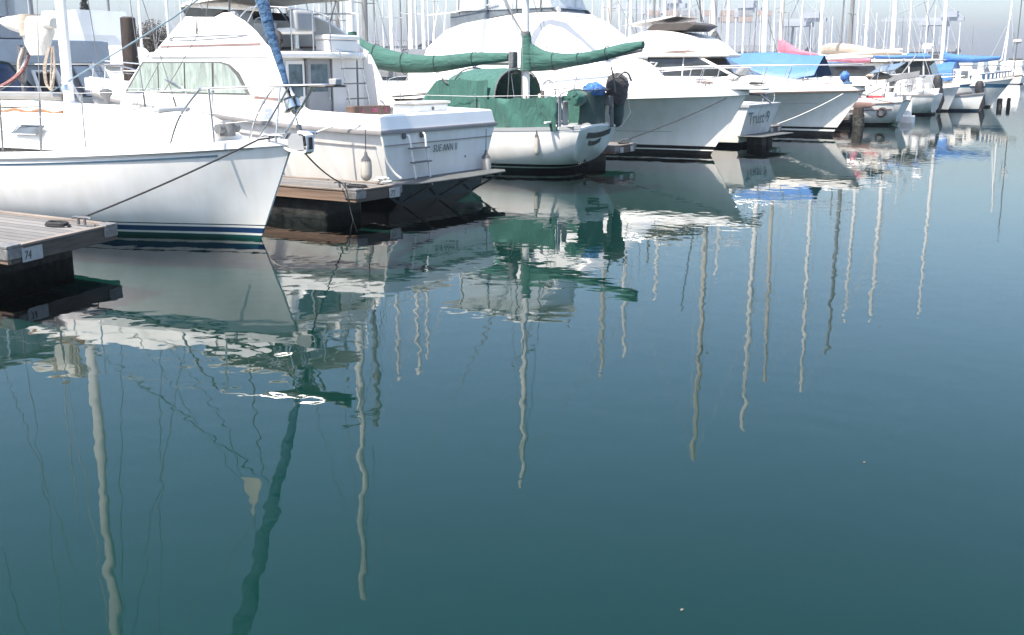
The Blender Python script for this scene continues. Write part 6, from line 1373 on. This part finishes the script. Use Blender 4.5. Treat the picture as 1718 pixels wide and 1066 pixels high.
# ------------------------------------------------------------------ trees, far shore, port
def crown(mb, c, rx, rz, n, size, rd, shape='ball'):
    for _ in range(n):
        while True:
            p = Vector((rd.uniform(-1, 1), rd.uniform(-1, 1), rd.uniform(-1, 1)))
            if .25 < p.length < 1: break
        if shape == 'cone': p.x *= (1 - p.z) * .55 + .08; p.y *= (1 - p.z) * .55 + .08
        q = Vector(c) + Vector((p.x * rx, p.y * rx, p.z * rz))
        a, b = Vector((rd.gauss(0, 1), rd.gauss(0, 1), rd.gauss(0, .7))).normalized(), Vector((rd.gauss(0, 1), rd.gauss(0, 1), rd.gauss(0, .7)))
        b = a.cross(b).normalized(); s = size * rd.uniform(.6, 1.4)
        mb.add([q - a * s, q + b * s * .5, q + a * s, q - b * s * .5], [(0, 1, 2, 3)])
def tree(px, dist, h, rx, rz, label, m, n, size, shape='ball', seed=1, base=.6):
    rd = random.Random(seed); X_, Y_ = at(px, dist)
    g = root('tree', label, 'tree', (X_, Y_, 0))
    tk = MB().tube([(X_, Y_, -.2), (X_ + .1, Y_, h * .5), (X_, Y_ + .1, h * .9)], [.28, .2, .06], 8)
    for k in range(6):
        a = k * 1.05; tk.tube([(X_, Y_, h * (.35 + .07 * k)), (X_ + rx * .6 * math.cos(a), Y_ + rx * .6 * math.sin(a), h * (.5 + .07 * k))], [.09, .03], 6)
    build('trunk', tk, M['bark'], g)
    mb = MB()
    for k in range(9 if shape == 'ball' else 1):
        off = Vector((rd.gauss(0, .42) * rx, rd.gauss(0, .42) * rx, rd.gauss(0, .3) * rz)) if shape == 'ball' else Vector((0, 0, 0))
        f = rd.uniform(.45, .7) if shape == 'ball' else 1
        crown(mb, Vector((X_, Y_, h - rz)) + off, rx * f, rz * f, n // (9 if shape == 'ball' else 1), size, rd, shape)
    build('crown', mb, M[m], g, smooth=False)
    return g
shore = [(at(px, d) + (z,)) for px, d, z in ()]
for nm, px0, px1, dist, hh, kind in (('far_shore', -900, 1650, 330, 2.6, 0), ('port_quay', 700, 2300, 620, 3.2, 1)):
    n = 60; rings = []
    for i in range(n + 1):
        px = lerp(px0, px1, i / n); a = at(px, dist + 18 * math.sin(i * .7)); b = at(px, dist + 60)
        z = hh * (1 + .25 * math.sin(i * 1.9) + .15 * math.sin(i * 5.1))
        rings.append([(a[0], a[1], -1), (a[0], a[1], .3), (lerp(a[0], b[0], .15), lerp(a[1], b[1], .15), z), (b[0], b[1], z * 1.1), (b[0], b[1], -1)])
    tag(build(nm, MB().rings(rings), M['shoreland'] if kind == 0 else M['wharf']), 'low hazy shore across the harbour' if kind == 0 else 'pale port quay in the far haze', None, kind='structure')
tree(150, 92, 8.5, 1.5, 4.2, 'dark narrow conifer behind the sloop mast', 'leafdark', 5000, .12, 'cone', 3)
tree(256, 100, 6.2, 2.3, 1.9, 'round brownish tree above the white flybridge boat', 'leafbrown', 9000, .08, 'ball', 4)
tree(118, 110, 7.5, 2.2, 2.6, 'dark broad tree left of the narrow conifer', 'leafdark', 6000, .1, 'ball', 5)
def shed(px, dist, wd, h, label, m='bldg'):
    X_, Y_ = at(px, dist); g = root('shed', label, 'building', (X_, Y_, 0), 'low sheds on the far shore')
    c, s = math.cos(R(32)), math.sin(R(32))
    mb = MB().box(X_ - wd / 2, X_ + wd / 2, Y_ - 5, Y_ + 5, 1.5, h); build('wall', mb, M[m], g)
    rf = MB().add([(X_ - wd / 2 - .4, Y_ - 5.4, h), (X_ + wd / 2 + .4, Y_ - 5.4, h), (X_ + wd / 2 + .4, Y_ + 5.4, h), (X_ - wd / 2 - .4, Y_ + 5.4, h), (X_ - wd / 2 - .4, Y_, h + 2), (X_ + wd / 2 + .4, Y_, h + 2)], [(0, 1, 5, 4), (3, 4, 5, 2), (0, 4, 3), (1, 2, 5), (0, 3, 2, 1)])
    build('roof', rf, M['midgrey'], g)
    for k in range(4): build('window', MB().box(X_ - wd * .4 + k * wd * .22, X_ - wd * .4 + k * wd * .22 + wd * .1, Y_ - 5.06, Y_ - 5.01, h - 2, h - .8), M['glassdark'], g)
    return g
for px, d, wd, h, l in ((660, 345, 26, 8, 'long pale shed behind the bare masts left of the sportfisher'), (1290, 350, 24, 6.5, 'low pale shed behind the pink sail cover'), (560, 345, 18, 8.5, 'pale shed behind the flybridge rail'), (1520, 360, 30, 6.5, 'low pale shed behind the thick white mast'), (1130, 350, 20, 7, 'pale shed behind the cream cruiser')): shed(px, d, wd, h, l)
def gantry(px, dist, h, label):
    X_, Y_ = at(px, dist); g = root('port_crane', label, 'crane', (X_, Y_, 0), 'port cranes in the haze')
    for nm, sx in (('leg', -7), ('leg', 7)):
        for sy in (-8, 8): build(nm, MB().tube([(X_ + sx, Y_ + sy, 2), (X_ + sx * .8, Y_ + sy, h * .62)], .8, 6), M['crane'], g)
    build('portal_beam', MB().box(X_ - 8, X_ + 8, Y_ - 9, Y_ + 9, h * .6, h * .66), M['crane'], g)
    build('boom', MB().box(X_ - 34, X_ + 18, Y_ - 1.5, Y_ + 1.5, h * .66, h * .71), M['crane'], g)
    build('mast_frame', MB().tube([(X_ - 6, Y_, h * .7), (X_, Y_, h), (X_ + 7, Y_, h * .7)], .7, 6).tube([(X_, Y_, h), (X_ - 30, Y_, h * .71)], .35, 6).tube([(X_, Y_, h), (X_ + 17, Y_, h * .71)], .35, 6), M['crane'], g)
    build('machine_house', MB().box(X_ + 4, X_ + 14, Y_ - 3, Y_ + 3, h * .71, h * .79), M['crane'], g)
    return g
for px, d, h, l in ((1100, 660, 52, 'hazy port crane over the cream cruiser hard top'), (1225, 680, 50, 'hazy port crane right of the dark boom cover'), (1335, 720, 44, 'hazy port crane over the pink sail cover'), (1562, 740, 46, 'hazy port crane behind the thick white mast')): gantry(px, d, h, l)
ct = None
for i in range(14):
    px = 1085 + (i % 7) * 32; X_, Y_ = at(px, 640); z = 30 + (i // 7) * 3.2
    if i == 0:
        sp = root('container_ship', 'hazy container ship stacked with orange boxes behind the cream cruiser', 'ship', (*at(1180, 650), 0))
        A, B_ = at(1070, 648), at(1305, 648); A2, B2 = at(1070, 668), at(1305, 668)
        build('hull', MB().slab([A, B_, B2, A2], -1, 12), M['ship'], sp); build('bridge_tower', MB().slab([at(1120, 650), at(1140, 650), at(1140, 664), at(1120, 664)], 12, 34), M['bldg'], sp)
        for k in range(14):
            p0 = 1080 + (k % 7) * 31; zz = 26.6 + (k // 7) * 3.4
            build('container', MB().slab([at(p0, 649), at(p0 + 24, 649), at(p0 + 24, 655), at(p0, 655)], zz, zz + 3), M['orange' if k % 3 else 'bldg'], sp)
        build('container_stack', MB().slab([at(1076, 649.2), at(1300, 649.2), at(1300, 656), at(1076, 656)], 12, 26.5), M['ship'], sp)
    break
